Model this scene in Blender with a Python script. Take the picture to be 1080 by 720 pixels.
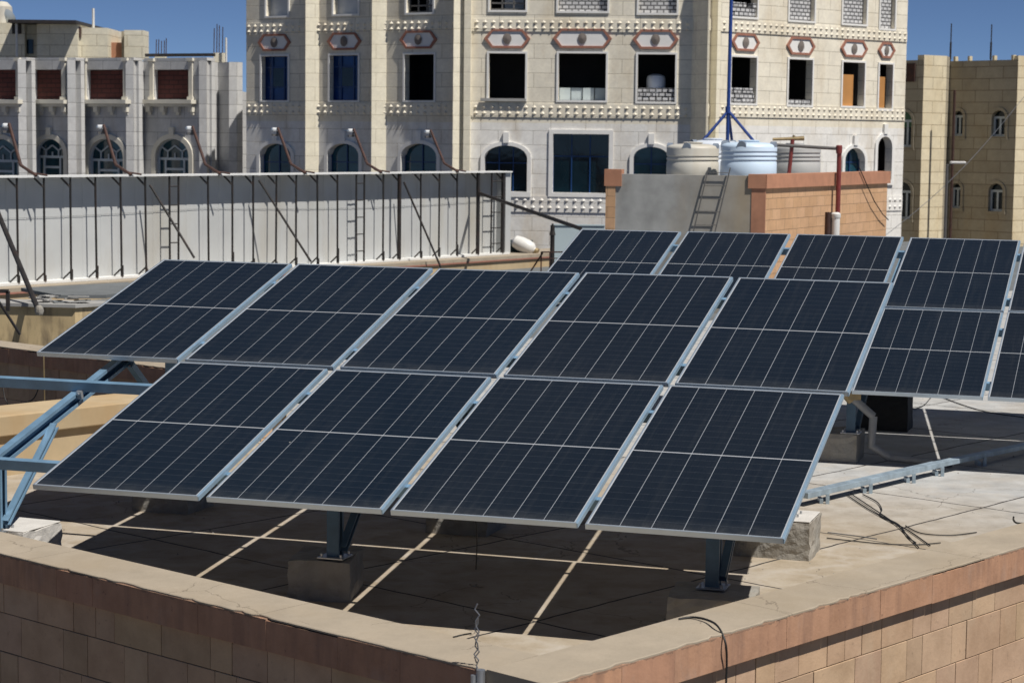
import bpy, math, random
from mathutils import Vector, Matrix
random.seed(7)
R = math.radians
scene = bpy.context.scene
for o in list(bpy.data.objects): bpy.data.objects.remove(o)
COL = scene.collection

# ------------------------------------------------------------------ camera, sky, sun, exposure
FPX, PITCH, ROLL, CAMH = 2175.0, 0.09795, 0.01143, 2.994
cam = bpy.data.cameras.new('camera'); camo = bpy.data.objects.new('camera', cam); COL.objects.link(camo)
cam.sensor_width = 36.0; cam.lens = FPX*36/1080; cam.clip_end = 3000; cam.clip_start = .1
cp, sp, cr, sr = math.cos(PITCH), math.sin(PITCH), math.cos(ROLL), math.sin(ROLL)
RWC = Matrix(((cr, -sr, 0), (sr, cr, 0), (0, 0, 1))) @ Matrix(((1, 0, 0), (0, -sp, -cp), (0, cp, -sp)))  # world -> x right, y down, z forward
CAM = Vector((0, 0, CAMH))
camo.matrix_world = Matrix.Translation(CAM) @ (RWC.transposed() @ Matrix(((1, 0, 0), (0, -1, 0), (0, 0, -1)))).to_4x4()
cam.dof.use_dof = True; cam.dof.focus_distance = 15.0; cam.dof.aperture_fstop = 6.3
scene.camera = camo
SUN_AZ, SUN_EL = R(130), R(59.6)
w = bpy.data.worlds.new('World'); scene.world = w; w.use_nodes = True
nt = w.node_tree; sky = nt.nodes.new('ShaderNodeTexSky'); sky.sky_type = 'NISHITA'; sky.sun_disc = False
sky.sun_elevation = SUN_EL; sky.sun_rotation = SUN_AZ; sky.altitude = 5000; sky.air_density = .5; sky.dust_density = .1; sky.ozone_density = 4.0
nt.links.new(sky.outputs[0], nt.nodes['Background'].inputs[0]); nt.nodes['Background'].inputs[1].default_value = .0715
sl = bpy.data.lights.new('sun', 'SUN'); sl.energy = 5.0; sl.angle = R(.5); sl.color = (1, .955, .885)
slo = bpy.data.objects.new('sun', sl); COL.objects.link(slo)
SDIR = Vector((math.cos(SUN_EL)*math.sin(SUN_AZ), math.cos(SUN_EL)*math.cos(SUN_AZ), math.sin(SUN_EL)))
slo.rotation_euler = SDIR.to_track_quat('Z', 'Y').to_euler(); slo.location = (10, -10, 40)
vs = scene.view_settings; vs.view_transform = 'Standard'; vs.look = 'None'; vs.exposure = 0; vs.gamma = 1
scene.cycles.max_bounces = 8; scene.cycles.diffuse_bounces = 2

# ------------------------------------------------------------------ survey helpers: where a sight line of the photo meets a real plane
def ray(x, y): return RWC.transposed() @ Vector(((x-540)/FPX, (y-360)/FPX, 1))
def atz(x, y, z): d = ray(x, y); return CAM + d*((z-CAMH)/d.z)
def aty(x, y, Y): d = ray(x, y); return CAM + d*(Y/d.y)
def atpl(x, y, p, n): d = ray(x, y); return CAM + d*((p-CAM).dot(n)/d.dot(n))

# ------------------------------------------------------------------ materials
HP_TOP = .6
MATS = {}
def nodes(name):
    m = bpy.data.materials.new(name); m.use_nodes = True; MATS[name] = m
    return m, m.node_tree, m.node_tree.nodes['Principled BSDF']
def N(t, typ, **kw):
    n = t.nodes.new(typ)
    for k, v in kw.items():
        if k.startswith('i_'):
            key = k[2:]; n.inputs[int(key) if key.isdigit() else key.replace('_', ' ')].default_value = v
        else: setattr(n, k, v)
    return n
def L(t, a, b): t.links.new(a, b)
def ramp(t, fac, stops):
    r = t.nodes.new('ShaderNodeValToRGB'); e = r.color_ramp.elements
    while len(e) < len(stops): e.new(.5)
    for el, (p, c) in zip(e, stops): el.position = p; el.color = (*c, 1) if len(c) == 3 else c
    L(t, fac, r.inputs[0]); return r.outputs[0]
def mixc(t, fac, a, b, mode='MIX'):
    n = t.nodes.new('ShaderNodeMix'); n.data_type = 'RGBA'; n.blend_type = mode
    for sock, v in ((n.inputs[0], fac), (n.inputs[6], a), (n.inputs[7], b)):
        if hasattr(v, 'is_linked'): L(t, v, sock)
        elif isinstance(v, (int, float)): sock.default_value = v
        else: sock.default_value = (*v, 1)
    return n.outputs[2]
def mth(t, op, a, b=None, c=None, clamp=False):
    n = t.nodes.new('ShaderNodeMath'); n.operation = op; n.use_clamp = clamp
    for i, v in enumerate((a, b, c)):
        if v is None: continue
        if hasattr(v, 'is_linked'): L(t, v, n.inputs[i])
        else: n.inputs[i].default_value = v
    return n.outputs[0]
def noise(t, vec, scale, detail=5, rough=.55, sc=None):
    n = N(t, 'ShaderNodeTexNoise', i_Scale=scale, i_Detail=detail, i_Roughness=rough)
    if sc:
        mp = N(t, 'ShaderNodeMapping'); mp.inputs['Scale'].default_value = sc; L(t, vec, mp.inputs[0]); vec = mp.outputs[0]
    L(t, vec, n.inputs['Vector']); return n.outputs[0]
def coord(t, which='Object'): return t.nodes.new('ShaderNodeTexCoord').outputs[which]
def bump(t, b, h, strength=.3, dist=.01):
    n = N(t, 'ShaderNodeBump', i_Strength=strength, i_Distance=dist); L(t, h, n.inputs['Height']); L(t, n.outputs[0], b.inputs['Normal'])

def plain(name, c, rough=.7, var=.18, scale=6, metal=0, bmp=.15, stain=None, bdist=.01):
    m, t, b = nodes(name); o = coord(t)
    f = noise(t, o, scale, 6); f2 = noise(t, o, scale*.22, 3)
    lo = tuple(max(0, x*(1-var)) for x in c); hi = tuple(min(1, x*(1+var)) for x in c)
    col = ramp(t, mth(t, 'MULTIPLY_ADD', f2, .5, mth(t, 'MULTIPLY', f, .5)), [(.32, lo), (.68, hi)])
    if stain:
        sc, amt, v = stain
        col = mixc(t, mth(t, 'MULTIPLY', mth(t, 'SUBTRACT', noise(t, o, v, 5, .6, (1, 1, .25)), .48, clamp=True), amt*4, clamp=True), col, sc)
    L(t, col, b.inputs['Base Color']); b.inputs['Roughness'].default_value = rough; b.inputs['Metallic'].default_value = metal
    if bmp: bump(t, b, f, bmp, bdist)
    return m
def stone(name, c1, c2, mortar, bw, bh, ms=.012, stain=(.30, .20, .10), amt=.5, off=.5, upper=None):
    # coursed stone cladding; uv in metres
    m, t, b = nodes(name); uv = coord(t, 'UV')
    br = N(t, 'ShaderNodeTexBrick', offset=off, i_Scale=1.0); br.inputs['Brick Width'].default_value = bw; br.inputs['Row Height'].default_value = bh
    br.inputs['Mortar Size'].default_value = ms; br.inputs['Mortar Smooth'].default_value = .3; br.inputs['Bias'].default_value = 0
    br.inputs['Color1'].default_value = (*c1, 1); br.inputs['Color2'].default_value = (*c2, 1); br.inputs['Mortar'].default_value = (*mortar, 1)
    L(t, uv, br.inputs['Vector'])
    base = br.outputs['Color']
    if upper:                                         # a warmer stone from this storey up
        sz = N(t, 'ShaderNodeSeparateXYZ'); L(t, uv, sz.inputs[0]); base = mixc(t, mth(t, 'GREATER_THAN', sz.outputs[1], upper[0]), base, mixc(t, 1.0, base, upper[1], 'MULTIPLY'))
    f = noise(t, uv, 2.2, 6, .6); g = noise(t, uv, .35, 5, .65, (1.6, .6, 1)); h = noise(t, uv, 9, 4, .7)
    col = mixc(t, .32, base, ramp(t, f, [(.25, (.62, .6, .58)), (.75, (1.3, 1.28, 1.22))]), 'MULTIPLY')
    col = mixc(t, mth(t, 'MULTIPLY', mth(t, 'SUBTRACT', g, .5, clamp=True), amt*5, clamp=True), col, mixc(t, .65, col, stain))
    col = mixc(t, .3, col, ramp(t, h, [(.3, (.75, .75, .75)), (.7, (1.2, 1.2, 1.2))]), 'MULTIPLY')
    L(t, col, b.inputs['Base Color']); b.inputs['Roughness'].default_value = .85
    bump(t, b, mth(t, 'SUBTRACT', mth(t, 'MULTIPLY', f, .4), br.outputs['Fac']), .5, .02)
    return m
def toned(name, c, rough=.85, spots=(.05, .035, .025), spot_amt=.5, pale=None, runs=0):
    # separate blocks: tone per block from the 'tone' attribute
    m, t, b = nodes(name); o = coord(t)
    a = N(t, 'ShaderNodeAttribute', attribute_name='tone')
    f = noise(t, o, 5, 7, .62); g = noise(t, o, 26, 4, .6); k = noise(t, o, 60, 3)
    col = mixc(t, 1.0, c, a.outputs['Color'], 'MULTIPLY')
    col = mixc(t, .7, col, ramp(t, f, [(.25, (.68, .64, .60)), (.55, (1, 1, 1)), (.8, (1.25, 1.25, 1.22))]), 'MULTIPLY')
    if pale: col = mixc(t, mth(t, 'MULTIPLY', mth(t, 'SUBTRACT', noise(t, o, 3.1, 6, .7, (1, 1, .5)), .55, clamp=True), 3.5, clamp=True), col, pale)
    if runs:                                            # dirt runs and worn patches
        r1 = noise(t, o, 9, 6, .65, (1, 1, .12)); r2 = noise(t, o, 1.6, 5, .7)
        col = mixc(t, mth(t, 'MULTIPLY', mth(t, 'MULTIPLY', mth(t, 'SUBTRACT', r1, .46, clamp=True), r2), runs*9, clamp=True), col, (.17, .10, .075))
        sz = N(t, 'ShaderNodeSeparateXYZ'); L(t, o, sz.inputs[0])
        rim = mth(t, 'MULTIPLY', mth(t, 'GREATER_THAN', mth(t, 'MULTIPLY_ADD', noise(t, o, 14, 5, .7), .07, sz.outputs[2]), HP_TOP-.012+.028), .7)
        col = mixc(t, rim, col, (.20, .13, .09))
    col = mixc(t, mth(t, 'MULTIPLY', mth(t, 'SUBTRACT', g, .64, clamp=True), 6*spot_amt, clamp=True), col, spots)
    L(t, col, b.inputs['Base Color']); b.inputs['Roughness'].default_value = rough
    bump(t, b, mth(t, 'ADD', mth(t, 'MULTIPLY', g, .5), mth(t, 'MULTIPLY', k, .3)), .55, .006)
    return m

def plaster(name, c, dirt):
    m, t, b = nodes(name); o = coord(t); f = noise(t, o, 3.5, 8, .66); g = noise(t, o, 45, 4, .65); k = noise(t, o, .9, 6, .68)
    col = ramp(t, f, [(.3, tuple(x*.86 for x in c)), (.7, tuple(x*1.10 for x in c))])
    col = mixc(t, mth(t, 'MULTIPLY', mth(t, 'SUBTRACT', k, .5, clamp=True), 3.2, clamp=True), col, dirt)
    col = mixc(t, mth(t, 'MULTIPLY', mth(t, 'SUBTRACT', noise(t, o, 2.4, 7, .72, (.35, 1, 1)), .58, clamp=True), 4, clamp=True), col, tuple(min(1, x*1.28) for x in c))
    v = N(t, 'ShaderNodeTexVoronoi', feature='DISTANCE_TO_EDGE', i_Scale=1.15); w_ = N(t, 'ShaderNodeVectorMath', operation='MULTIPLY_ADD'); nn = N(t, 'ShaderNodeTexNoise', i_Scale=5.0, i_Detail=5.0); L(t, o, nn.inputs['Vector'])
    L(t, nn.outputs['Color'], w_.inputs[0]); w_.inputs[1].default_value = (.22, .22, .22); L(t, o, w_.inputs[2]); L(t, w_.outputs[0], v.inputs['Vector'])
    cr_ = mth(t, 'MULTIPLY', mth(t, 'LESS_THAN', v.outputs['Distance'], .0032), mth(t, 'GREATER_THAN', noise(t, o, .7, 2), .54))
    sx = N(t, 'ShaderNodeSeparateXYZ'); L(t, o, sx.inputs[0]); jt = mth(t, 'LESS_THAN', mth(t, 'PINGPONG', mth(t, 'MULTIPLY_ADD', nn.outputs[0], .03, sx.outputs[0]), .97), .0035)
    col = mixc(t, mth(t, 'MULTIPLY', mth(t, 'MAXIMUM', cr_, jt), .42), col, (.09, .07, .05))
    col = mixc(t, mth(t, 'MULTIPLY', mth(t, 'SUBTRACT', g, .66, clamp=True), 4, clamp=True), col, (.14, .11, .08))
    L(t, col, b.inputs['Base Color']); b.inputs['Roughness'].default_value = .92
    bump(t, b, mth(t, 'SUBTRACT', mth(t, 'MULTIPLY_ADD', g, .35, f), mth(t, 'MAXIMUM', cr_, jt)), .5, .012); return m
AX = R(-41.5)
A1 = Vector((math.cos(AX), math.sin(AX), 0)); A2 = Vector((-A1.y, A1.x, 0))
def bl(a, b, z=0): return A1*a + A2*b + Vector((0, 0, z))      # building axes -> world

def roof_material():
    m, t, b = nodes('roof_screed'); o = coord(t)
    mp = N(t, 'ShaderNodeMapping'); mp.vector_type = 'POINT'; mp.inputs['Rotation'].default_value = (0, 0, -AX); L(t, o, mp.inputs[0])
    wob = noise(t, o, 2.5, 4); sx = N(t, 'ShaderNodeSeparateXYZ'); L(t, mp.outputs[0], sx.inputs[0])
    def joint(v, ref):
        v = mth(t, 'ADD', mth(t, 'MULTIPLY_ADD', wob, .05, v), -ref-.025)
        return mth(t, 'LESS_THAN', mth(t, 'PINGPONG', v, .95), .011)
    # joints every 1.9 m
    j = mth(t, 'MAXIMUM', joint(sx.outputs[0], -8.32), joint(sx.outputs[1], 9.65))
    n1 = noise(t, o, .55, 6, .6); n2 = noise(t, o, 4, 8, .62); n3 = noise(t, o, 30, 4, .6)
    col = ramp(t, n2, [(.3, (.29, .235, .165)), (.5, (.37, .31, .235)), (.72, (.425, .375, .305))])
    # grey-white cement patch towards the rear array
    gy = mth(t, 'MULTIPLY_ADD', n1, 1.6, mth(t, 'MULTIPLY_ADD', sx.outputs[1], .42, -6.55), clamp=True)
    col = mixc(t, gy, col, ramp(t, n2, [(.3, (.33, .33, .325)), (.7, (.49, .49, .48))]))
    col = mixc(t, mth(t, 'MULTIPLY', mth(t, 'SUBTRACT', n1, .52, clamp=True), 2.5, clamp=True), col, (.31, .235, .15))
    col = mixc(t, mth(t, 'MULTIPLY', mth(t, 'SUBTRACT', noise(t, o, 1.3, 7, .7), .58, clamp=True), 4, clamp=True), col, (.50, .46, .41))
    col = mixc(t, mth(t, 'MULTIPLY', mth(t, 'SUBTRACT', n3, .62, clamp=True), 3, clamp=True), col, (.22, .17, .12))
    vor = N(t, 'ShaderNodeTexVoronoi', feature='DISTANCE_TO_EDGE', i_Scale=.8); wv = N(t, 'ShaderNodeVectorMath', operation='MULTIPLY_ADD'); nn = N(t, 'ShaderNodeTexNoise', i_Scale=3.0, i_Detail=6.0); L(t, o, nn.inputs['Vector'])
    L(t, nn.outputs['Color'], wv.inputs[0]); wv.inputs[1].default_value = (.4, .4, .4); L(t, o, wv.inputs[2]); L(t, wv.outputs[0], vor.inputs['Vector'])
    crk = mth(t, 'MULTIPLY', mth(t, 'LESS_THAN', vor.outputs['Distance'], .0035), mth(t, 'GREATER_THAN', noise(t, o, .5, 2), .52))
    ring = mth(t, 'MULTIPLY', mth(t, 'SUBTRACT', .03, mth(t, 'ABSOLUTE', mth(t, 'SUBTRACT', n1, .46)), clamp=True), 14)           # tide marks of dried puddles
    col = mixc(t, ring, col, (.46, .42, .37))
    col = mixc(t, mth(t, 'MULTIPLY', mth(t, 'SUBTRACT', noise(t, o, 11, 6, .75), .6, clamp=True), 3.5, clamp=True), col, (.20, .155, .11))
    col = mixc(t, mth(t, 'MULTIPLY', crk, .6), col, (.10, .08, .06))
    col = mixc(t, j, col, (.035, .03, .027))
    L(t, col, b.inputs['Base Color']); b.inputs['Roughness'].default_value = .9
    bump(t, b, mth(t, 'SUBTRACT', mth(t, 'ADD', n2, mth(t, 'MULTIPLY', n3, .3)), mth(t, 'MULTIPLY', j, .8)), .4, .02)
    return m

def solar_material(W_, L_):
    m, t, b = nodes('solar_cells'); uv = coord(t, 'UV'); s = N(t, 'ShaderNodeSeparateXYZ'); L(t, uv, s.inputs[0]); x, y = s.outputs[0], s.outputs[1]
    mg = .017; cw = (W_-2*mg)/6; hl = (L_/2-mg-.0055); rh = hl/12
    xc = mth(t, 'ADD', x, -mg); cx = mth(t, 'PINGPONG', xc, cw/2)                       # distance to column line
    ya = mth(t, 'SUBTRACT', mth(t, 'ABSOLUTE', mth(t, 'ADD', y, -L_/2)), .0055)            # from the centre line, mirrored
    cy = mth(t, 'PINGPONG', ya, rh/2); cy2 = mth(t, 'PINGPONG', ya, rh)
    gapx = mth(t, 'LESS_THAN', cx, .0019); gapy = mth(t, 'LESS_THAN', cy, .0011)
    cham = mth(t, 'LESS_THAN', mth(t, 'ADD', cx, cy2), .0045)
    edge = mth(t, 'MAXIMUM', mth(t, 'LESS_THAN', xc, 0), mth(t, 'GREATER_THAN', xc, W_-2*mg))
    edge = mth(t, 'MAXIMUM', edge, mth(t, 'MAXIMUM', mth(t, 'LESS_THAN', ya, 0), mth(t, 'GREATER_THAN', ya, hl)))
    bus = mth(t, 'LESS_THAN', mth(t, 'PINGPONG', xc, cw/18), .0005)
    oi = N(t, 'ShaderNodeObjectInfo'); ob = coord(t); va = N(t, 'ShaderNodeVectorMath', operation='ADD'); L(t, ob, va.inputs[0]); L(t, oi.outputs['Location'], va.inputs[1])
    d1 = noise(t, va.outputs[0], 1.4, 6, .6); d2 = noise(t, va.outputs[0], 14, 6, .65); d3 = noise(t, va.outputs[0], 90, 2)
    # slightly different tone for each cell
    cellid = N(t, 'ShaderNodeTexWhiteNoise', noise_dimensions='3D'); cmb = N(t, 'ShaderNodeCombineXYZ')
    L(t, mth(t, 'FLOOR', mth(t, 'DIVIDE', xc, cw)), cmb.inputs[0]); L(t, mth(t, 'FLOOR', mth(t, 'DIVIDE', ya, rh)), cmb.inputs[1]); L(t, oi.outputs['Random'], cmb.inputs[2]); L(t, cmb.outputs[0], cellid.inputs[0])
    cell = mixc(t, cellid.outputs[0], (.0046, .0102, .0188), (.0056, .0116, .0208))
    cell = mixc(t, mth(t, 'MULTIPLY', oi.outputs['Random'], .6), cell, (.0098, .0125, .0172))
    col = mixc(t, mth(t, 'MULTIPLY', bus, .06), cell, (.14, .14, .15))
    col = mixc(t, gapy, col, (.048, .054, .064)); col = mixc(t, mth(t, 'MAXIMUM', gapx, cham), col, (.30, .32, .35)); col = mixc(t, edge, col, (.42, .44, .47))
    dust = mth(t, 'MULTIPLY_ADD', mth(t, 'MULTIPLY', d1, d2), .055, .001)
    st = noise(t, va.outputs[0], 22, 4, .6, (1, .045, 1)); low_ = mth(t, 'MULTIPLY', mth(t, 'SUBTRACT', 1, mth(t, 'DIVIDE', y, .16), clamp=True), mth(t, 'MULTIPLY_ADD', d2, .16, -.02))
    dust = mth(t, 'ADD', mth(t, 'ADD', dust, mth(t, 'MULTIPLY', mth(t, 'SUBTRACT', st, .52, clamp=True), .10)), low_, clamp=True)
    col = mixc(t, dust, col, (.30, .30, .29))
    spot = mth(t, 'MULTIPLY', mth(t, 'SUBTRACT', d3, .74, clamp=True), 4, clamp=True); col = mixc(t, mth(t, 'MULTIPLY', spot, .35), col, (.5, .48, .45))
    dv = N(t, 'ShaderNodeTexVoronoi', i_Scale=2.3); L(t, va.outputs[0], dv.inputs['Vector']); drop = mth(t, 'LESS_THAN', mth(t, 'MULTIPLY_ADD', d2, .03, dv.outputs['Distance']), .028)      # bird droppings
    col = mixc(t, mth(t, 'MULTIPLY', drop, .7), col, (.55, .53, .48))
    L(t, col, b.inputs['Base Color']); L(t, mth(t, 'MULTIPLY_ADD', d2, .12, .12), b.inputs['Roughness'])
    b.inputs['IOR'].default_value = 1.45; b.inputs['Specular IOR Level'].default_value = .42
    return m

def metal(name, c, rough=.4, met=.8, var=.12, rust=0):
    m, t, b = nodes(name); o = coord(t); f = noise(t, o, 7, 6, .6)
    col = ramp(t, f, [(.3, tuple(x*(1-var) for x in c)), (.7, tuple(min(1, x*(1+var)) for x in c))])
    if rust: col = mixc(t, mth(t, 'MULTIPLY', mth(t, 'SUBTRACT', noise(t, o, 3, 8, .7), .52, clamp=True), rust*5, clamp=True), col, (.16, .06, .025))
    L(t, col, b.inputs['Base Color']); b.inputs['Metallic'].default_value = met; L(t, mth(t, 'MULTIPLY_ADD', f, .2, rough-.1), b.inputs['Roughness'])
    return m
def glassy(name, c, rough=.05, spec=.6):
    m, t, b = nodes(name); o = coord(t); f = noise(t, o, .8, 3)
    L(t, ramp(t, f, [(.3, tuple(x*.5 for x in c)), (.7, tuple(x*1.5 for x in c))]), b.inputs['Base Color']); b.inputs['Roughness'].default_value = rough; b.inputs['Specular IOR Level'].default_value = spec
    bump(t, b, noise(t, o, 1.7, 2), .06, .05); return m

P_W, P_L, P_GV = 1.18994, 2.15, .0402
M = MATS
roof_material(); solar_material(P_W, P_L)
metal('aluminium', (.56, .65, .74), .36, .7, .06); metal('tray_metal', (.36, .45, .52), .45, .4, .25); metal('sky_tinted_aluminium', (.35, .49, .62), .4, .5, .06); metal('blue_steel', (.165, .285, .41), .45, .2, .14); metal('shaded_blue_steel', (.075, .135, .20), .5, .2, .2); metal('dark_steel', (.030, .027, .026), .6, .2, .3, .25)
metal('galvanised', (.50, .52, .54), .4, .8, .15, .1); metal('red_paint', (.20, .035, .03), .5, 0, .2, .1); metal('rust_steel', (.065, .034, .028), .7, .2, .3, .5); metal('blue_paint', (.02, .06, .26), .45, 0, .1)
metal('brass', (.34, .26, .14), .5, .5, .2); metal('grey_pipe', (.26, .265, .27), .45, 0, .15); metal('grey_steel', (.13, .125, .12), .55, .3, .15)
plaster('coping_plaster', (.365, .308, .235), (.31, .25, .175)); plain('back_plaster', (.47, .365, .225), .9, .14, 4, 0, .3, ((.40, .25, .11), .6, 1.4))
toned('parapet_stone', (.50, .345, .225), pale=(.50, .37, .25)); toned('fascia_stone', (.46, .255, .158), spots=(.10, .05, .04), spot_amt=1.0, pale=(.45, .31, .235), runs=.4); plain('mortar', (.10, .08, .06), .95, .2, 20)
plain('concrete_block', (.30, .285, .255), .95, .25, 9, 0, .9, ((.26, .22, .17), .7, 4), .03); plain('white_concrete', (.55, .53, .50), .95, .12, 9, 0, .6, None, .02); plain('shade_black', (.02, .02, .02), .8, .3, 8)
plain('grey_render', (.35, .35, .335), .9, .42, 2.2, 0, .2, ((.38, .28, .15), .55, .6)); plain('stained_concrete', (.56, .43, .24), .9, .25, 2.2, 0, .3, ((.16, .12, .08), 1.1, 5)); plain('dark_slab', (.14, .15, .155), .9, .2, 3)
stone('tile_cladding', (.56, .335, .18), (.62, .385, .225), (.30, .19, .11), .46, .21, .006, (.36, .22, .13), .3); plain('tile_coping', (.44, .21, .125), .85, .2, 5)
stone('tower_stone', (.83, .81, .77), (.88, .865, .83), (.52, .50, .46), 1.35, .55, .013, (.52, .40, .24), .7, .5, (3.6, (1.0, .95, .83))); plain('tower_trim', (.84, .825, .79), .8, .08, 3); stone('pilaster_stone', (.86, .80, .64), (.90, .84, .68), (.66, .60, .46), 1.4, .55, .012, (.62, .50, .28), .25)
plain('medallion_red', (.36, .16, .11), .8, .15, 3); plain('medallion_grey', (.20, .17, .15), .8, .2, 3)
plain('house_trim', (.74, .70, .60), .85, .1, 3); stone('left_stone', (.58, .585, .59), (.64, .64, .64), (.36, .36, .36), 1.5, .62, .016, (.42, .31, .17), .35); stone('cream_stone', (.76, .71, .56), (.82, .77, .63), (.38, .32, .22), 1.6, .6, .014, (.50, .37, .14), .5)
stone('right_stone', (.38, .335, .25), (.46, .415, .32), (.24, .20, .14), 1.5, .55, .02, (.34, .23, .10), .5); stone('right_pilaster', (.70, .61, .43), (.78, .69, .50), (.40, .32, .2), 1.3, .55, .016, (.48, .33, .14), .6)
stone('maroon_brick', (.085, .022, .020), (.115, .03, .026), (.03, .012, .012), .5, .2, .02, (.05, .02, .02), .3)
stone('rubble', (.50, .50, .51), (.66, .66, .67), (.12, .12, .125), .25, .15, .03, (.4, .4, .4), .3)
glassy('dark_glass', (.004, .013, .020), .06, .5); glassy('teal_glass', (.010, .055, .08), .08, .6); glassy('blue_glass', (.004, .045, .19), .15, .4); plain('pale_pane', (.55, .57, .58), .3, .2, 1.2, 0, 0); plain('board_pane', (.55, .62, .62), .5, .15, 2, 0, 0)
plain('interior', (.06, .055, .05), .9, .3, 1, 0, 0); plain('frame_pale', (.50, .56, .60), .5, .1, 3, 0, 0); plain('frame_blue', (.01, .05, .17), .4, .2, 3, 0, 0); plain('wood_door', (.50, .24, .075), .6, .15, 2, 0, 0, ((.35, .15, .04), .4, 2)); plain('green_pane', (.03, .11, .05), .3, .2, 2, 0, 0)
plain('white_sheet', (.50, .51, .505), .55, .12, 1.1, 0, .12, ((.40, .36, .28), .6, .9), .05); plain('ledge_sheet', (.74, .74, .72), .5, .1, 4); plain('red_line', (.34, .15, .11), .7, .2, 6)
plain('tank_cream', (.58, .56, .50), .5, .08, 2, 0, .03, ((.46, .38, .26), .5, 1.5)); plain('tank_blue', (.60, .73, .87), .4, .05, 2, 0, .03); plain('tank_white', (.68, .73, .80), .4, .05, 2, 0, .03); plain('tank_grey', (.42, .42, .41), .55, .1, 2, 0, .03); plain('tank_lug_dark', (.20, .24, .30), .6, .1, 2)
plain('rubber', (.012, .012, .012), .6, .2, 20, 0, 0); plain('pale_blue_sheet', (.52, .62, .66), .5, .06, 1.5); plain('white_pvc', (.72, .71, .68), .4, .06, 5, 0, 0); plain('teal_dark', (.012, .03, .032), .7, .2, 4); plain('lamp_glass', (.75, .77, .78), .15, .05, 5, 0, 0); plain('wire_grey', (.25, .26, .28), .4, .2, 20, .6, 0)
plain('street_ground', (.12, .105, .085), .95, .2, .3); plain('concrete_beam', (.36, .355, .34), .9, .15, 3, 0, .2, ((.2, .19, .18), .5, 1.2))

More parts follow.
